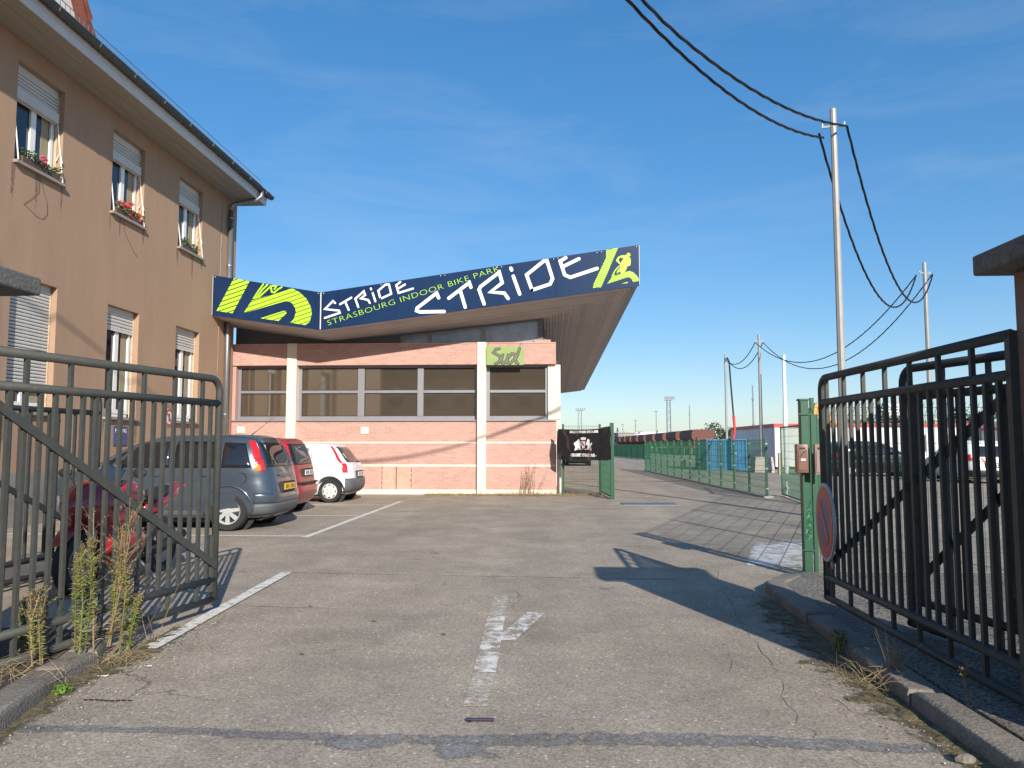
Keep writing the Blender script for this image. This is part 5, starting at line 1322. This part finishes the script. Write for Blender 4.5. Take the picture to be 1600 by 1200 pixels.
wc, SW = simple_car('white service car with red chevrons on its tail beyond the side gate', (16.1, 28.9, 0), R(88), M_CARW, hgt=.98)
for sg_ in (-1, 1):
    for k in range(2):
        y = sg_*(.22+.3*k); SW.end_patch([(y,.74),(y+sg_*.1,.74),(y+sg_*.22,.95),(y+sg_*.12,.95)], True, .005, 4, 4).build('red_chevron', M_MODR, wc)
simple_car('dark vehicle parked on the lane behind the banner', (1.9, 51.5, 0), R(92), M_CARK, hgt=1.12)
simple_car('pale silver car beside the dark car behind the sign gate', (19.4, 36.6, 0), R(4), mat('silver_paint', (.36,.38,.40), .3, .05, 2, metal=.5, coat=.8), hgt=.98)

# ---------------- red motorcycle behind the left gate
mo = thing('motorcycle', 'red fairing motorcycle with twin headlights parked behind the bar gate', 'motorcycle', (-4.46, 9.0, 0), math.atan2(-1.0, -.05))
def loft(secs, n=18, close=True, pw=2.4):
    mb = MB()
    for (x, zc, ry, rz_) in secs:
        for k in range(n):
            a = 2*math.pi*k/n; c, s_ = math.cos(a), math.sin(a)
            mb.v.append((x, ry*math.copysign(abs(c)**(2/pw), c), zc+rz_*math.copysign(abs(s_)**(2/pw), s_)))
    for r in range(len(secs)-1):
        for k in range(n): mb.f.append((r*n+k, r*n+(k+1)%n, (r+1)*n+(k+1)%n, (r+1)*n+k))
    mb.f.append(tuple(reversed(range(n)))); mb.f.append(tuple((len(secs)-1)*n+k for k in range(n))); return mb
for x in (.32, 1.72):
    w_ = MB().lathe([(.20,-.05),(.285,-.06),(.31,-.03),(.31,.03),(.285,.06),(.20,.05)], (x,0,.31), 'y', 28).build('wheel', M_RUBBER, mo, sharp=50)
    MB().lathe([(.20,-.045),(.185,-.02),(.185,.02),(.20,.045)], (x,0,.31), 'y', 28).build('rim', M_RIM, w_)
    for k in range(5):
        a = 2*math.pi*k/5; MB().bar((x,0,.31),(x+.19*math.cos(a),0,.31+.19*math.sin(a)), .03, .03, (0,1,0)).build('spoke', M_RIM, w_)
    MB().lathe([(.05,.065),(.14,.065),(.14,.07),(.05,.07)], (x,0,.31), 'y', 24).build('brake_disc', M_ZINC, w_)
loft([(1.42,.62,.13,.02),(1.5,.645,.13,.03),(1.72,.665,.10,.025),(1.9,.62,.09,.025),(2.02,.52,.07,.02)]).build('front_mudguard', M_MOTOR, mo, smooth=True)
fa = loft([(1.02,.62,.20,.22),(1.2,.70,.26,.30),(1.42,.78,.28,.32),(1.58,.84,.27,.26),(1.72,.86,.22,.18),(1.84,.84,.13,.09),(1.88,.83,.05,.04)]).build('front_fairing', M_MOTOR, mo, smooth=True)
loft([(.82,.42,.19,.13),(1.0,.42,.23,.22),(1.25,.45,.24,.27),(1.42,.46,.20,.2),(1.5,.46,.12,.1)]).build('belly_fairing', M_MOTOR, mo, smooth=True)
loft([(.78,.86,.12,.08),(.92,.92,.17,.13),(1.12,.95,.19,.14),(1.28,.93,.16,.12)]).build('tank', M_MOTOR, mo, smooth=True)
loft([(.22,.93,.10,.05),(.42,.90,.14,.055),(.62,.85,.15,.06),(.85,.85,.12,.06)]).build('seat', M_BLACKP, mo, smooth=True)
loft([(-.10,.98,.05,.03),(.02,.94,.10,.07),(.25,.85,.14,.09),(.55,.76,.15,.1),(.78,.74,.13,.09)]).build('tail_fairing', M_MOTOR, mo, smooth=True)
MB().ellip((-.09,0,.95), (.03,.08,.035)).build('tail_lamp', M_TAILR, mo, smooth=True)
ws = MB().grid(lambda u, v: (1.66-.32*v-.10*(2*u-1)**2, (2*u-1)*(.2-.05*v), .98+.26*v-.06*(2*u-1)**2), 8, 6, lambda u, v: (1.655-.32*v-.10*(2*u-1)**2, (2*u-1)*(.2-.05*v), .975+.26*v-.06*(2*u-1)**2)); ws.build('windscreen', mat('smoked_screen', (.03,.04,.06), .06, spec=.8), mo, smooth=True)
for s_ in (-1, 1):
    MB().ellip((1.745,s_*.105,.855), (.07,.085,.05), rot=Matrix.Rotation(R(-18*s_), 3, 'Z')).build('headlight', M_LAMP, mo, smooth=True)
    mr_ = MB().tube([(1.45,s_*.2,1.02),(1.42,s_*.36,1.14)], .012, 6).build('mirror_stalk', M_BLACKP, mo); MB().ellip((1.4,s_*.40,1.16), (.03,.075,.05)).build('mirror', M_BLACKP, mr_, smooth=True)
    MB().tube([(1.36,s_*.1,.98),(1.30,s_*.33,.96)], .016, 8).build('handlebar', M_BLACKP, mo)
    MB().tube([(1.72,s_*.08,.31),(1.46,s_*.08,.92)], .026, 8).build('fork_leg', M_ZINC, mo)
    MB().ellip((1.55,s_*.285,.82), (.06,.012,.03)).build('indicator', M_TAILO, mo, smooth=True)
MB().tube([(.95,.14,.28),(.6,.16,.30),(.12,.17,.42)], [.04,.055,.055], 10).build('exhaust', M_BLACKP, mo, smooth=True)
loft([(.35,.32,.03,.03),(.9,.38,.1,.14),(1.3,.42,.14,.2)]).build('engine', M_BLACKP, mo, smooth=True)
MB().tube([(.9,.1,.25),(.82,.28,.02)], .014, 6).build('side_stand', M_ZINC, mo)

# ============================================================ YARD BEYOND: CABINS, CONTAINER, WAGONS, MASTS, TREES
cab = thing('site_cabin', 'long white modular cabin with a red roof edge', 'cabin', (20, 48, 0))
def cp(mb, name, m, parent=None, **k): return mb.build(name, m, parent or cab, world=True, **k)
cp(MB().box(12.9,45.0,.15,27.0,55.5,2.42), 'wall', M_MODW)
cp(MB().box(12.85,44.95,2.42,27.05,55.55,2.63), 'roof_edge', M_MODR)
cp(MB().box(13.0,45.1,0,26.9,55.4,.15), 'skirt', M_BLACKP)
for k in range(6): cp(MB().box(12.9+2.35*k-.02,44.985,.16,12.9+2.35*k+.02,44.999,2.41), 'panel_joint', M_ALU)
for k in range(3): 
    w_ = cp(MB().box(20.2+k*2.35,44.97,1.0,21.4+k*2.35,44.998,2.0), 'window', M_ALU); cp(MB().box(20.27+k*2.35,44.96,1.07,21.33+k*2.35,44.972,1.93), 'pane', M_GLASS, w_)
cab2 = thing('site_cabin', 'white cabin with a higher roof and dark window beside the long cabin', 'cabin', (26.5, 42, 0))
MB().box(24.2,41.6,0,31,44.5,2.55).build('wall', M_MODW, cab2, world=True)
MB().box(24.15,41.55,2.2,31.05,44.55,2.34).build('red_band', M_MODR, cab2, world=True)
MB().box(24.1,41.5,2.55,31.1,44.6,2.68).build('roof', M_MODW, cab2, world=True)
w_ = MB().box(25.0,41.57,.9,27.4,41.6,1.95).build('window', M_ALU, cab2, world=True); MB().box(25.07,41.555,.97,27.33,41.57,1.88).build('pane', M_GLASS, w_, world=True)
con = thing('storage_container', 'bright blue corrugated steel container behind the low fence', 'container', (9.8, 45, 0))
def corr(p, q, z0, z1, n, dep):
    mb = MB(); p, q = Vector(p), Vector(q); d = q-p; nn = Vector((d.y, -d.x)).normalized()*dep; pts = []
    for k in range(n):
        for t, o in ((.0,0),(.4,0),(.5,1),(.9,1)): pts.append(p+d*((k+t)/n)-nn*o)
    pts.append(q)
    for a, b in zip(pts, pts[1:]): mb.quad((*a,z0),(*b,z0),(*b,z1),(*a,z1))
    return mb
corr((8.72,43.36), (10.86,43.36), .12, 1.66, 9, .03).build('front_wall', M_BLUEC, con, world=True)
corr((8.72,47.0), (8.72,43.36), .12, 1.66, 14, .03).build('side_wall', M_BLUEC, con, world=True)
corr((10.86,43.36), (10.86,47.0), .12, 1.66, 14, .03).build('side_wall', M_BLUEC, con, world=True)
MB().box(8.75,43.5,.12,10.83,47,1.69).build('core', M_BLUEC, con, world=True)
f_ = MB()
for x in (8.66, 10.8): f_.box(x,43.3,0,x+.12,43.42,1.73)
f_.box(8.78,43.31,1.64,10.8,43.41,1.735); f_.box(8.78,43.31,0.02,10.8,43.41,.13); f_.box(8.66,43.42,1.66,10.92,47.0,1.735)
f_.build('frame', M_BLUEC, con, world=True)
MB().box(9.28,43.325,.13,9.33,43.345,1.64).build('door_gap', M_BLACKP, con, world=True)
for x in (9.6, 10.0): MB().tube([(x,43.30,.1),(x,43.30,1.66)], .018, 6).build('lock_rod', M_BLUEC, con, world=True)
MB().bbox(10.02,43.27,.92,10.3,43.3,.97,.004).build('handle', M_CLIP, con, world=True)
# hopper wagons
def wagon():
    t = thing('hopper_wagon', 'rust brown hopper wagon standing in the far row of wagons', 'rail wagon', (0,0,0), 0, 'row of hopper wagons on the siding')
    W, L, H = 1.45, 9.5, 3.35
    hp = MB()
    # trough section: sloping lower sides, rounded upper edge
    sec = [(-.55,1.25),(-1.35,1.95),(-W,2.3),(-W,2.95),(-1.25,3.28),(-.9,H),(.9,H),(1.25,3.28),(W,2.95),(W,2.3),(1.35,1.95),(.55,1.25)]
    n = len(sec)
    for y, s_ in ((0.,.0),(.9,1),(L-.9,1),(L,0)):
        for x, z in sec:
            zz = z if s_ else max(z, 2.05); hp.v.append((x, y, zz))
    for r in range(3):
        for k in range(n): hp.f.append((r*n+k, r*n+(k+1)%n, (r+1)*n+(k+1)%n, (r+1)*n+k))
    hp.f.append(tuple(reversed(range(n)))); hp.f.append(tuple(3*n+k for k in range(n)))
    hp.build('hopper', M_RUST, t)
    fr = MB(); fr.box(-1.3,-.6,.95,-1.1,L+.6,1.2); fr.box(1.1,-.6,.95,1.3,L+.6,1.2); fr.box(-1.1,-.6,.95,1.1,-.4,1.2); fr.box(-1.1,L+.4,.95,1.1,L+.6,1.2); fr.build('chassis', M_RUSTR, t)
    for x in (-1.15,-.4,.4,1.15): MB().bar((x,-.45,1.2),(x,.05,2.1), .12, .12, (1,0,0)).build('end_strut', M_RUSTR, t)
    MB().box(-1.25,-.12,2.02,1.25,-.01,2.16).build('end_beam', M_RUSTR, t)
    for y in (1.5,3.6,5.8,8.0):
        for s_ in (-1, 1): MB().bar((s_*1.2,y,1.2),(s_*1.4,y,2.2), .1, .1, (0,1,0)).build('side_strut', M_RUSTR, t)
    for y in (.9,2.5,L-2.5,L-.9):
        for s_ in (-1, 1): MB().lathe([(0,-.06),(.44,-.06),(.46,.06),(0,.06)], (s_*.75,y,.46), 'x', 18).build('wheel', M_BLACKP, t)
    return t
w0 = wagon()
for k in range(9):
    w_ = w0 if k == 0 else copy_tree(w0)
    w_.location = (19.6-.06*k, 100+12.4*k, 0)
w0['label'] = 'foremost rust brown hopper wagon showing its sunlit end and red frame'; 
# light masts (lattice) and thin poles
def lattice(x, y, H, w, label):
    t = thing('light_mast', label, 'mast', (x, y, 0), 0, 'lattice light masts over the rail yard')
    legs = [(-1,-1),(1,-1),(1,1),(-1,1)]
    for a, b in legs: MB().bar((a*w,b*w,0),(a*w*.8,b*w*.8,H), .11, .11).build('leg', M_MAST, t)
    br = MB(); n = int(H/1.6)
    for k in range(n):
        z0, z1 = H*k/n, H*(k+1)/n; 
        for i in range(4):
            a, b = legs[i], legs[(i+1) % 4]; s0, s1 = w*(1-.2*k/n), w*(1-.2*(k+1)/n)
            br.bar((a[0]*s0,a[1]*s0,z0),(b[0]*s1,b[1]*s1,z1), .07, .07); br.bar((a[0]*s1,a[1]*s1,z1),(b[0]*s1,b[1]*s1,z1), .07, .07)
    br.build('bracing', M_MAST, t)
    MB().box(-w*2.1,-w*1.2,H,w*2.1,w*1.2,H+.15).build('platform', M_MAST, t)
    for i in range(5): MB().bbox(-w*2+i*w,-w*1.2-.2,H+.3,-w*2+i*w+.5,-w*1.2+.2,H+.9,.05).build('floodlight', M_MAST, t)
lattice(29.0, 190, 12.2, .48, 'tall lattice light mast behind the hopper wagons')
lattice(11.5, 300, 14.5, .8, 'distant lattice light mast above the black banner')
def thin_pole(x, y, H, r, label, head=True):
    t = thing('lamp_pole', label, 'pole', (x, y, 0), 0, 'thin poles over the rail yard')
    MB().tube([(0,0,0),(0,0,H)], [r, r*.7], 8).build('shaft', M_MAST, t)
    if head: MB().bbox(-.4,-.25,H,.4,.25,H+.25,.04).build('lamp_head', M_MAST, t)
    for z in (.45,.8): MB().lathe([(r*1.3,H*z-.1),(r*1.3,H*z+.1)], (0,0,0), 'z', 8).build('joint_collar', M_MAST, t)
thin_pole(22.9, 88, 8.1, .11, 'thin dark pole behind the white cabin roof', False)
thin_pole(26.9, 150, 9.0, .13, 'thin dark pole above the front hopper wagon', False)
thin_pole(28., 205, 10.0, .14, 'thin pole beside the lattice mast')
thin_pole(25.5, 232, 8.5, .16, 'short lamp pole above the white sheds')
thin_pole(24.5, 262, 8.0, .16, 'short lamp pole beside the grey terraced building')
# far buildings
def shed(x0, y0, x1, y1, H, m, label, n=0):
    t = thing('far_building', label, 'building', ((x0+x1)/2, (y0+y1)/2, 0))
    MB().box(x0,y0,0,x1,y1,H).build('wall', m, t, world=True); MB().box(x0-.2,y0-.2,H,x1+.2,y1+.2,H+.35).build('roof', m, t, world=True)
    for k in range(n):
        x = x0+(x1-x0)*(k+.3)/n; 
        for z in (H*.3, H*.68): MB().box(x,y0-.05,z,x+(x1-x0)*.35/n,y0+.02,z+H*.16).build('window', M_GLASS, t, world=True)
shed(27, 292, 44, 320, 5.0, M_FARW, 'white flat shed far behind the wagons', 0)
shed(32, 310, 47, 330, 5.9, M_FARW, 'higher white shed far behind the wagons', 0)
shed(23, 262, 28.5, 280, 5.1, M_FARG, 'grey terraced building far down the lane', 5)
# trees
def far_tree(x, y, H, r, seed, label, conifer=False, n=420):
    random.seed(seed); t = thing('tree', label, 'tree', (x, y, 0), 0, 'trees beyond the yard')
    MB().tube([(0,0,0),(.1,0,H*.4),(0,0,H*.8)], [r*.09,r*.07,r*.02], 7).build('trunk', M_BARK, t)
    mb = MB()
    for k in range(34):
        a = random.uniform(0, 2*math.pi)
        if conifer: z = H*random.uniform(.12,1.0); rr = r*(1.02-z/H)*random.uniform(.4,1); s_ = r*.2*(1.25-z/H)
        else: z = H*random.uniform(.3,.98); rr = r*math.sqrt(max(.02, 1-((z/H-.62)/.42)**2))*random.uniform(.2,1); s_ = r*.3
        leaves(mb, (rr*math.cos(a), rr*math.sin(a), z), (s_,s_,s_*.8), n//34*2, r*.075)
    mb.build('crown', M_TREE, t)['kind'] = 'stuff'
for i, (px, d, H, r, con_) in enumerate(((1112,120,4.6,2.2,False),(1126,122,3.9,2.0,False),(1136,118,3.2,1.8,False),(1376,80,5.4,2.0,False),(1395,86,5.0,2.1,True),(1350,92,4.6,2.2,False),(1478,70,5.0,1.5,True),(1494,72,4.7,1.6,False),(1524,66,5.9,1.9,True),(1540,68,5.2,1.8,False),(1455,76,4.3,1.7,False),(1580,70,5.2,2.1,False),(1420,84,4.2,1.8,False),(1318,96,4.4,2.0,False),(1300,100,4.0,2.2,False),(964,270,7.0,2.2,True),(974,285,6.2,2.2,True),(1025,240,5.6,2.1,True),(995,300,6.0,3.0,False))):
    X = (px-860)/1200*d; far_tree(X, d, H, r, 40+i, ('pointed conifer' if con_ else 'dark bushy tree')+(' beside the far sheds beyond the wagons' if px < 1040 else ' behind the blue container' if px < 1200 else ' showing above the white cabin roof'), con_)
# orange digger boom behind the cabin
dg_ = thing('excavator', 'orange excavator arm bent above the cabin roof', 'excavator', (20.5, 62, 0))
MB().prism([(-.9,0,1.5),(-.3,0,1.5),(1.05,0,4.55),(.75,0,4.75),(.5,0,4.6)], (0,.5,0)).build('boom', M_YELL, dg_)
MB().prism([(.75,.1,4.75),(1.1,.1,4.6),(3.0,.1,2.2),(2.6,.1,1.9)], (0,.3,0)).build('stick', M_YELL, dg_)
MB().bbox(-2.4,-.8,.9,.6,1.6,2.3,.1).build('cab', M_YELL, dg_)
for y in (-1,1.5): MB().bbox(-2.6,y,0,1.2,y+.6,.8,.2).build('track', M_BLACKP, dg_)
# sign boards on a frame, teal post, low wall
sf = thing('board_frame', 'two stacked white boards on a dark frame above the cabin roof', 'sign', (14.2, 32.4, 0))
for x in (-.35,.55): MB().tube([(x,0,0),(x,0,3.3)], .03, 6).build('upright', M_BLACKP, sf)
for z in (2.72, 3.0): 
    b_ = MB().bbox(-.4,-.03,z-.11,.62,0,z+.12,.005).build('board', M_LETTER, sf)
    for k in range(5):
        MB().box(-.3+k*.17,-.034,z-.05,-.3+k*.17+.09,-.0305,z+.05).build('faded_character', M_ALU, b_)
MB().bar((-.6,0,2.4),(-.35,0,2.75),.04,.04).build('stay', M_BLACKP, sf); MB().bar((-.7,-.02,2.2),(.7,-.02,2.2),.1,.14).build('shelf', M_BLACKP, sf)
tp_ = thing('teal_post', 'slim teal post in front of the dark parked car', 'post', (10.6, 23.5, 0)); MB().tube([(0,0,0),(0,0,1.55)], .035, 8).build('shaft', M_TEAL, tp_); MB().lathe([(.045,1.55),(.045,1.58),(0,1.6)],(0,0,0),'z',8).build('cap', M_TEAL, tp_)
lp = thing('low_post', 'short pale wooden post beside the concrete block', 'post', (11.0, 37.6, 0)); MB().bbox(-.09,-.09,0,.09,.09,1.0,.01).build('shaft', mat('pale_wood', (.36,.29,.2), .9, .2, 6), lp); MB().bbox(-.1,-.1,1.0,.1,.1,1.03,.008).build('cap', MATS['pale_wood'], lp)
yb = thing('marker_block', 'small yellow marker beside the blue container', 'marker', (7.9, 46.5, 0)); MB().bbox(-.15,-.15,0,.15,.15,.45,.03).build('body', M_YELL, yb); MB().bbox(-.18,-.18,.45,.18,.18,.52,.02).build('cap', M_YELL, yb)
# concrete edge strip under the low fence
tag(MB().prism([(5.76,21.2,0),(6.0,21.2,0),(5.35,42.6,0),(5.1,42.6,0)], (0,0,.05)).build('fence_kerb', M_CONC), kind='structure')
# house across the street (seen mirrored in the panes)
ah = thing('street_house', 'long tan house across the street with rows of shuttered windows', 'house', (-4, -30, 0))
wall_holes(-26, 22, 0, 7.6, [(-24+3*k, -22.7+3*k, z, z+1.8) for k in range(15) for z in (1.6, 4.9)], lambda a, z, d: (a, -26-d, z), .2).build('wall', M_RENDER, ah, world=True)
MB().box(-26,-34,0,22,-26.2,7.6).build('core', mat('dark_interior', (.05,.05,.055), .6), ah, world=True)
for k in range(15):
    for z in (1.6, 4.9): MB().box(-24+3*k,-26.16,z+1.1,-22.7+3*k,-26.1,z+1.8).build('shutter', M_SHUT, ah, world=True)
MB().prism([(-26.5,-34.5,7.6),(-26.5,-25.5,7.6),(-26.5,-30,10.4)], (49,0,0)).build('roof', M_TILE, ah, world=True)

# ============================================================ WEEDS, LITTER
def weed(name, label, loc, H, nst, spread, seed, dry=.5, leaf_s=.05, dens=100, lean=(0,0), group=None, cat='weed', bush=.16):
    random.seed(seed); t = thing(name, label, cat, loc, 0, group)
    st = MB(); lg = MB(); ld = MB()
    V = lambda s=1.: Vector((random.gauss(0,s), random.gauss(0,s), random.gauss(0,s)))
    def blade(mb, p, d, L, w):
        a = d.cross(V()).normalized()*w; dr = Vector((0,0,-L*.25))
        mb.quad(p, p+d*L*.45+a, p+d*L+dr, p+d*L*.45-a)
    for k in range(nst):
        a = random.uniform(0, 6.28); h = H*random.uniform(.72,1.0); sp = spread*random.uniform(.2,1)
        base = Vector((random.gauss(0,.3)*spread, random.gauss(0,.3)*spread, 0))
        tip = base+Vector((math.cos(a)*sp+lean[0]*h, math.sin(a)*sp+lean[1]*h, h))
        mid = base.lerp(tip, .5)+Vector((random.uniform(-.03,.03), random.uniform(-.03,.03), .02))
        at = lambda f: base.lerp(mid, f*2) if f < .5 else mid.lerp(tip, f*2-1)
        st.tube([base, mid, tip], [.0055,.0045,.002], 5)
        top = 1-dry*.75                                   # where the seed head starts
        for i in range(dens):                              # narrow leaves on the stem
            f = random.uniform(.06, min(1, top+.15)); d = Vector((random.gauss(0,1), random.gauss(0,1), random.uniform(.3,1.6))).normalized()
            blade(ld if random.random() < dry*.35+(.4 if f < .2 else 0) else lg, at(f), d, leaf_s*random.uniform(.5,1.2), .0032)
        for i in range(int(dens*.16)):                     # side twigs with tiny tufts
            f = random.uniform(top-.08, .98); p = at(f); b_ = bush*H*(.35+.9*(1-abs(f-(top+1)/2)/(1.2-top)))*random.uniform(.4,1)
            d = Vector((random.gauss(0,1), random.gauss(0,1), random.uniform(.8,2.0))).normalized(); q = p+d*b_
            st.tube([p, q], [.0015,.0008], 3, False)
            for _ in range(13):
                g = random.uniform(.15,1.05); c = p.lerp(q, g)+V(.006); e = V().normalized()*random.uniform(.0035,.007); w = e.cross(V()).normalized()*.0035
                (ld if random.random() < .8 else lg).quad(c-e, c+w, c+e, c-w)
    st.build('stem', M_WEEDD if dry > .5 else M_WEEDG, t)['kind'] = 'stuff'
    if lg.v: lg.build('leaf', M_WEEDG, t)['kind'] = 'stuff'
    if ld.v: ld.build('seed_head', M_WEEDD, t)['kind'] = 'stuff'
    return t
GW = 'weeds along the left kerb'
weed('tall_weed', 'tall bushy weed with brown seed heads growing through the bar gate', (-2.97,5.10,.10), .92, 6, .14, 1, .66, .06, 120, (.0,.0), GW, bush=.18)
weed('tall_weed', 'slim green weed stem at the kerb bend beside the bushy weed', (-3.05,4.95,.10), .74, 3, .05, 2, .4, .06, 190, (0,.0), GW, bush=.11)
weed('tall_weed', 'dry straggly weed rising from the kerb corner in front of the gate', (-3.15,4.70,.09), .55, 4, .08, 3, .65, .05, 90, (0,.02), GW, bush=.14)
weed('tall_weed', 'low green weed leaning right beside the bushy weed', (-2.95,5.32,.02), .5, 4, .10, 4, .45, .06, 130, (.10,.02), GW, bush=.10)
weed('small_weed', 'small straggling weed left of the dry weed by the gate rail', (-3.38,4.92,.09), .38, 4, .12, 6, .45, .05, 70, (-.1,0), GW)
def straw(name, label, loc, n, L, seed, m=M_STRAW, flat=.3, cat='dry grass', group=None, r=.0022, spread=.1):
    random.seed(seed); t = thing(name, label, cat, loc, 0, group); mb = MB()
    for k in range(n):
        a = random.uniform(0,6.28); p = Vector((random.gauss(0,spread), random.gauss(0,spread), .005)); l = L*random.uniform(.4,1)
        d = Vector((math.cos(a), math.sin(a), random.uniform(.05,flat*2))).normalized()
        q = p+d*l; mid = p.lerp(q,.5)+Vector((0,0,l*random.uniform(.02,.2))); mb.tube([p, mid, q], [r,r,r*.4], 3, False)
    mb.build('stalks', m, t)['kind'] = 'stuff'; return t
straw('dry_grass_tuft', 'tangle of dry stalks on the right kerb in sunlight', (1.93,4.78,.03), 110, .22, 11, spread=.12, r=.0011, flat=.5)
straw('dry_grass_tuft', 'upright dry sprig at the right kerb joint', (2.05,4.85,.10), 26, .26, 12, flat=1.6, spread=.025)
straw('dry_grass_tuft', 'dry stalks littering the left kerb bend', (-2.92,5.1,.02), 130, .16, 13, spread=.15, r=.0012)
straw('dry_grass_tuft', 'dead stems spilling over the left pavement edge', (-3.2,4.5,.09), 110, .2, 14, spread=.18, r=.0012)
straw('long_straw', 'two long pale straws leaning against the left gate', (-2.9,5.5,.02), 4, .95, 15, flat=1.2, spread=.04, r=.003)
weed('small_weed', 'fresh green sprig growing at the right kerb edge', (1.98,5.55,.03), .13, 6, .07, 21, .05, .05, 22)
weed('small_weed', 'thin brown flower stalk standing on the right pavement', (2.20,4.28,.09), .28, 1, .01, 22, .6, .018, 60)
weed('small_weed', 'sparse twiggy weed behind the narrow side gate', (3.35,5.35,.09), 1.0, 5, .2, 23, .7, .03, 60)
weed('small_weed', 'leafy weed growing beside the right gate pier', (2.75,4.75,.09), .7, 4, .15, 24, .4, .05, 50)
leafm = MB(); random.seed(31); leaves(leafm, (0,0,.03), (.05,.05,.03), 90, .02); t_ = thing('moss_clump', 'bright green moss clump at the left kerb joint', 'moss', (-2.84,4.45,.0)); leafm.build('cushion', mat('bright_moss', (.10,.17,.025), .9, .2, 20, rnd=.4), t_)['kind'] = 'stuff'
# dry weeds along the foot of the pink wall
weed('wall_weed', 'twiggy dry weed against the foot of the pink brick wall', (-.62,21.95,0), 1.0, 12, .42, 41, .9, .05, 40)
random.seed(50); mb = MB()
for k in range(1500):
    x = random.uniform(-3.6,1.5); y = 22.12-abs(random.gauss(0,.33))-.05*random.random(); l = random.uniform(.03,.14)*(1.4 if -1.6 < x < .6 else 1)
    a = random.uniform(0,6.28); p = Vector((x,y,.003)); q = p+Vector((math.cos(a)*l, math.sin(a)*l, l*random.uniform(.1,.9))); mb.tube([p,q], [.004,.0015], 3, False)
tag(mb.build('dry_ground_weeds', M_STRAW), kind='stuff')
ds = MB().grid(lambda u, v: (-4.2+6.2*u, 22.27-(.45+.7*math.sin(u*3)**2+.12*math.sin(u*23))*v, .012*(1-v)+.004), 40, 4).build('dirt_strip', M_MOSS, smooth=True)
set_fade(ds, [min(1, a_/5, (40-a_)/5)*(.55*(1-b_/4)+.02) for a_ in range(41) for b_ in range(5)]); tag(ds, kind='structure')
# loose grit along the kerbs
random.seed(60); mb = MB()
for k in range(900):
    if k % 2: x = 2.0-abs(random.gauss(0,.16)); y = random.uniform(3.2,7.6)
    else: x = -2.85+abs(random.gauss(0,.3)); y = random.uniform(3.4,6.6)
    s_ = random.uniform(.002,.0075); mb.ellip((x,y,.006+s_*.3), (s_,s_*.8,s_*.6), 5, 3)
tag(mb.build('loose_grit', mat('grit', (.34,.30,.245), .9, .3, 40, rnd=.4)), kind='stuff')
def litter(name, label, loc, s_, seed, m=M_PAPER, cat='litter'):
    random.seed(seed); t = thing(name, label, cat, loc)
    r = [[random.uniform(.75,1.15) for _ in range(9)] for _ in range(3)]
    hh = [[random.uniform(0,.3) for _ in range(9)] for _ in range(3)]
    MB().grid(lambda u, v: (math.cos(u*6.2832)*s_*v*r[int(v*2)][int(u*8) % 8], math.sin(u*6.2832)*s_*.7*v*r[int(v*2)][int(u*8) % 8], s_*(.12+hh[int(v*2)][int(u*8) % 8]*v)), 8, 2).build('scrap', m, t)
litter('paper_scrap', 'torn pale pink paper scrap on the right pavement', (2.52,4.12,.088), .075, 1)
litter('paper_scrap', 'white crumpled scrap near the left weeds', (-2.62,5.0,.004), .03, 2)
litter('paper_scrap', 'small white scrap on the moss by the left kerb', (-2.78,4.78,.004), .025, 3)
litter('paper_scrap', 'tiny white scrap on the lane beyond the cover plate', (2.7,21.4,.004), .09, 4)
rod = thing('metal_strip', 'short dark violet metal strip lying on the asphalt below the worn arrow', 'metal strip', (-.375,4.14,0)); MB().bbox(-.075,-.012,.004,.075,.012,.016,.003).build('strip', mat('violet_steel', (.06,.045,.10), .35, metal=.4), rod); MB().tube([(-.06,-.016,.008),(-.045,-.02,.006)], .006, 5).build('tip', M_BLACKP, rod)
bc = thing('plastic_strap', 'thin black segmented strap lying on the asphalt by the left kerb', 'strap', (-2.45,4.35,0))
for k in range(9): MB().box(-.2+k*.032,-.004+.006*math.sin(k),.003,-.2+k*.032+.022,.006+.006*math.sin(k),.008).build('link', M_BLACKP, bc)
stn = thing('loose_stone', 'grey broken stone lying at the right kerb foot', 'stone', (1.88,3.72,0)); MB().ellip((0,0,.02), (.05,.035,.025), 7, 5).build('stone', M_KERB, stn)
for i_, (x, y) in enumerate(((-1.45,6.35),(-.82,5.95),(-2.15,6.9),(-1.72,5.35),(-1.1,8.05))):
    o_ = MB().quad((x-.02,y-.006,.006),(x+.014,y-.012,.008),(x+.024,y+.008,.005),(x-.006,y+.012,.01)).build('fallen_leaf', mat('brown_leaf', (.10,.065,.035), .9), None)
    tag(o_, 'small dry brown leaf lying on the asphalt', 'leaf', 'fallen leaves on the asphalt')
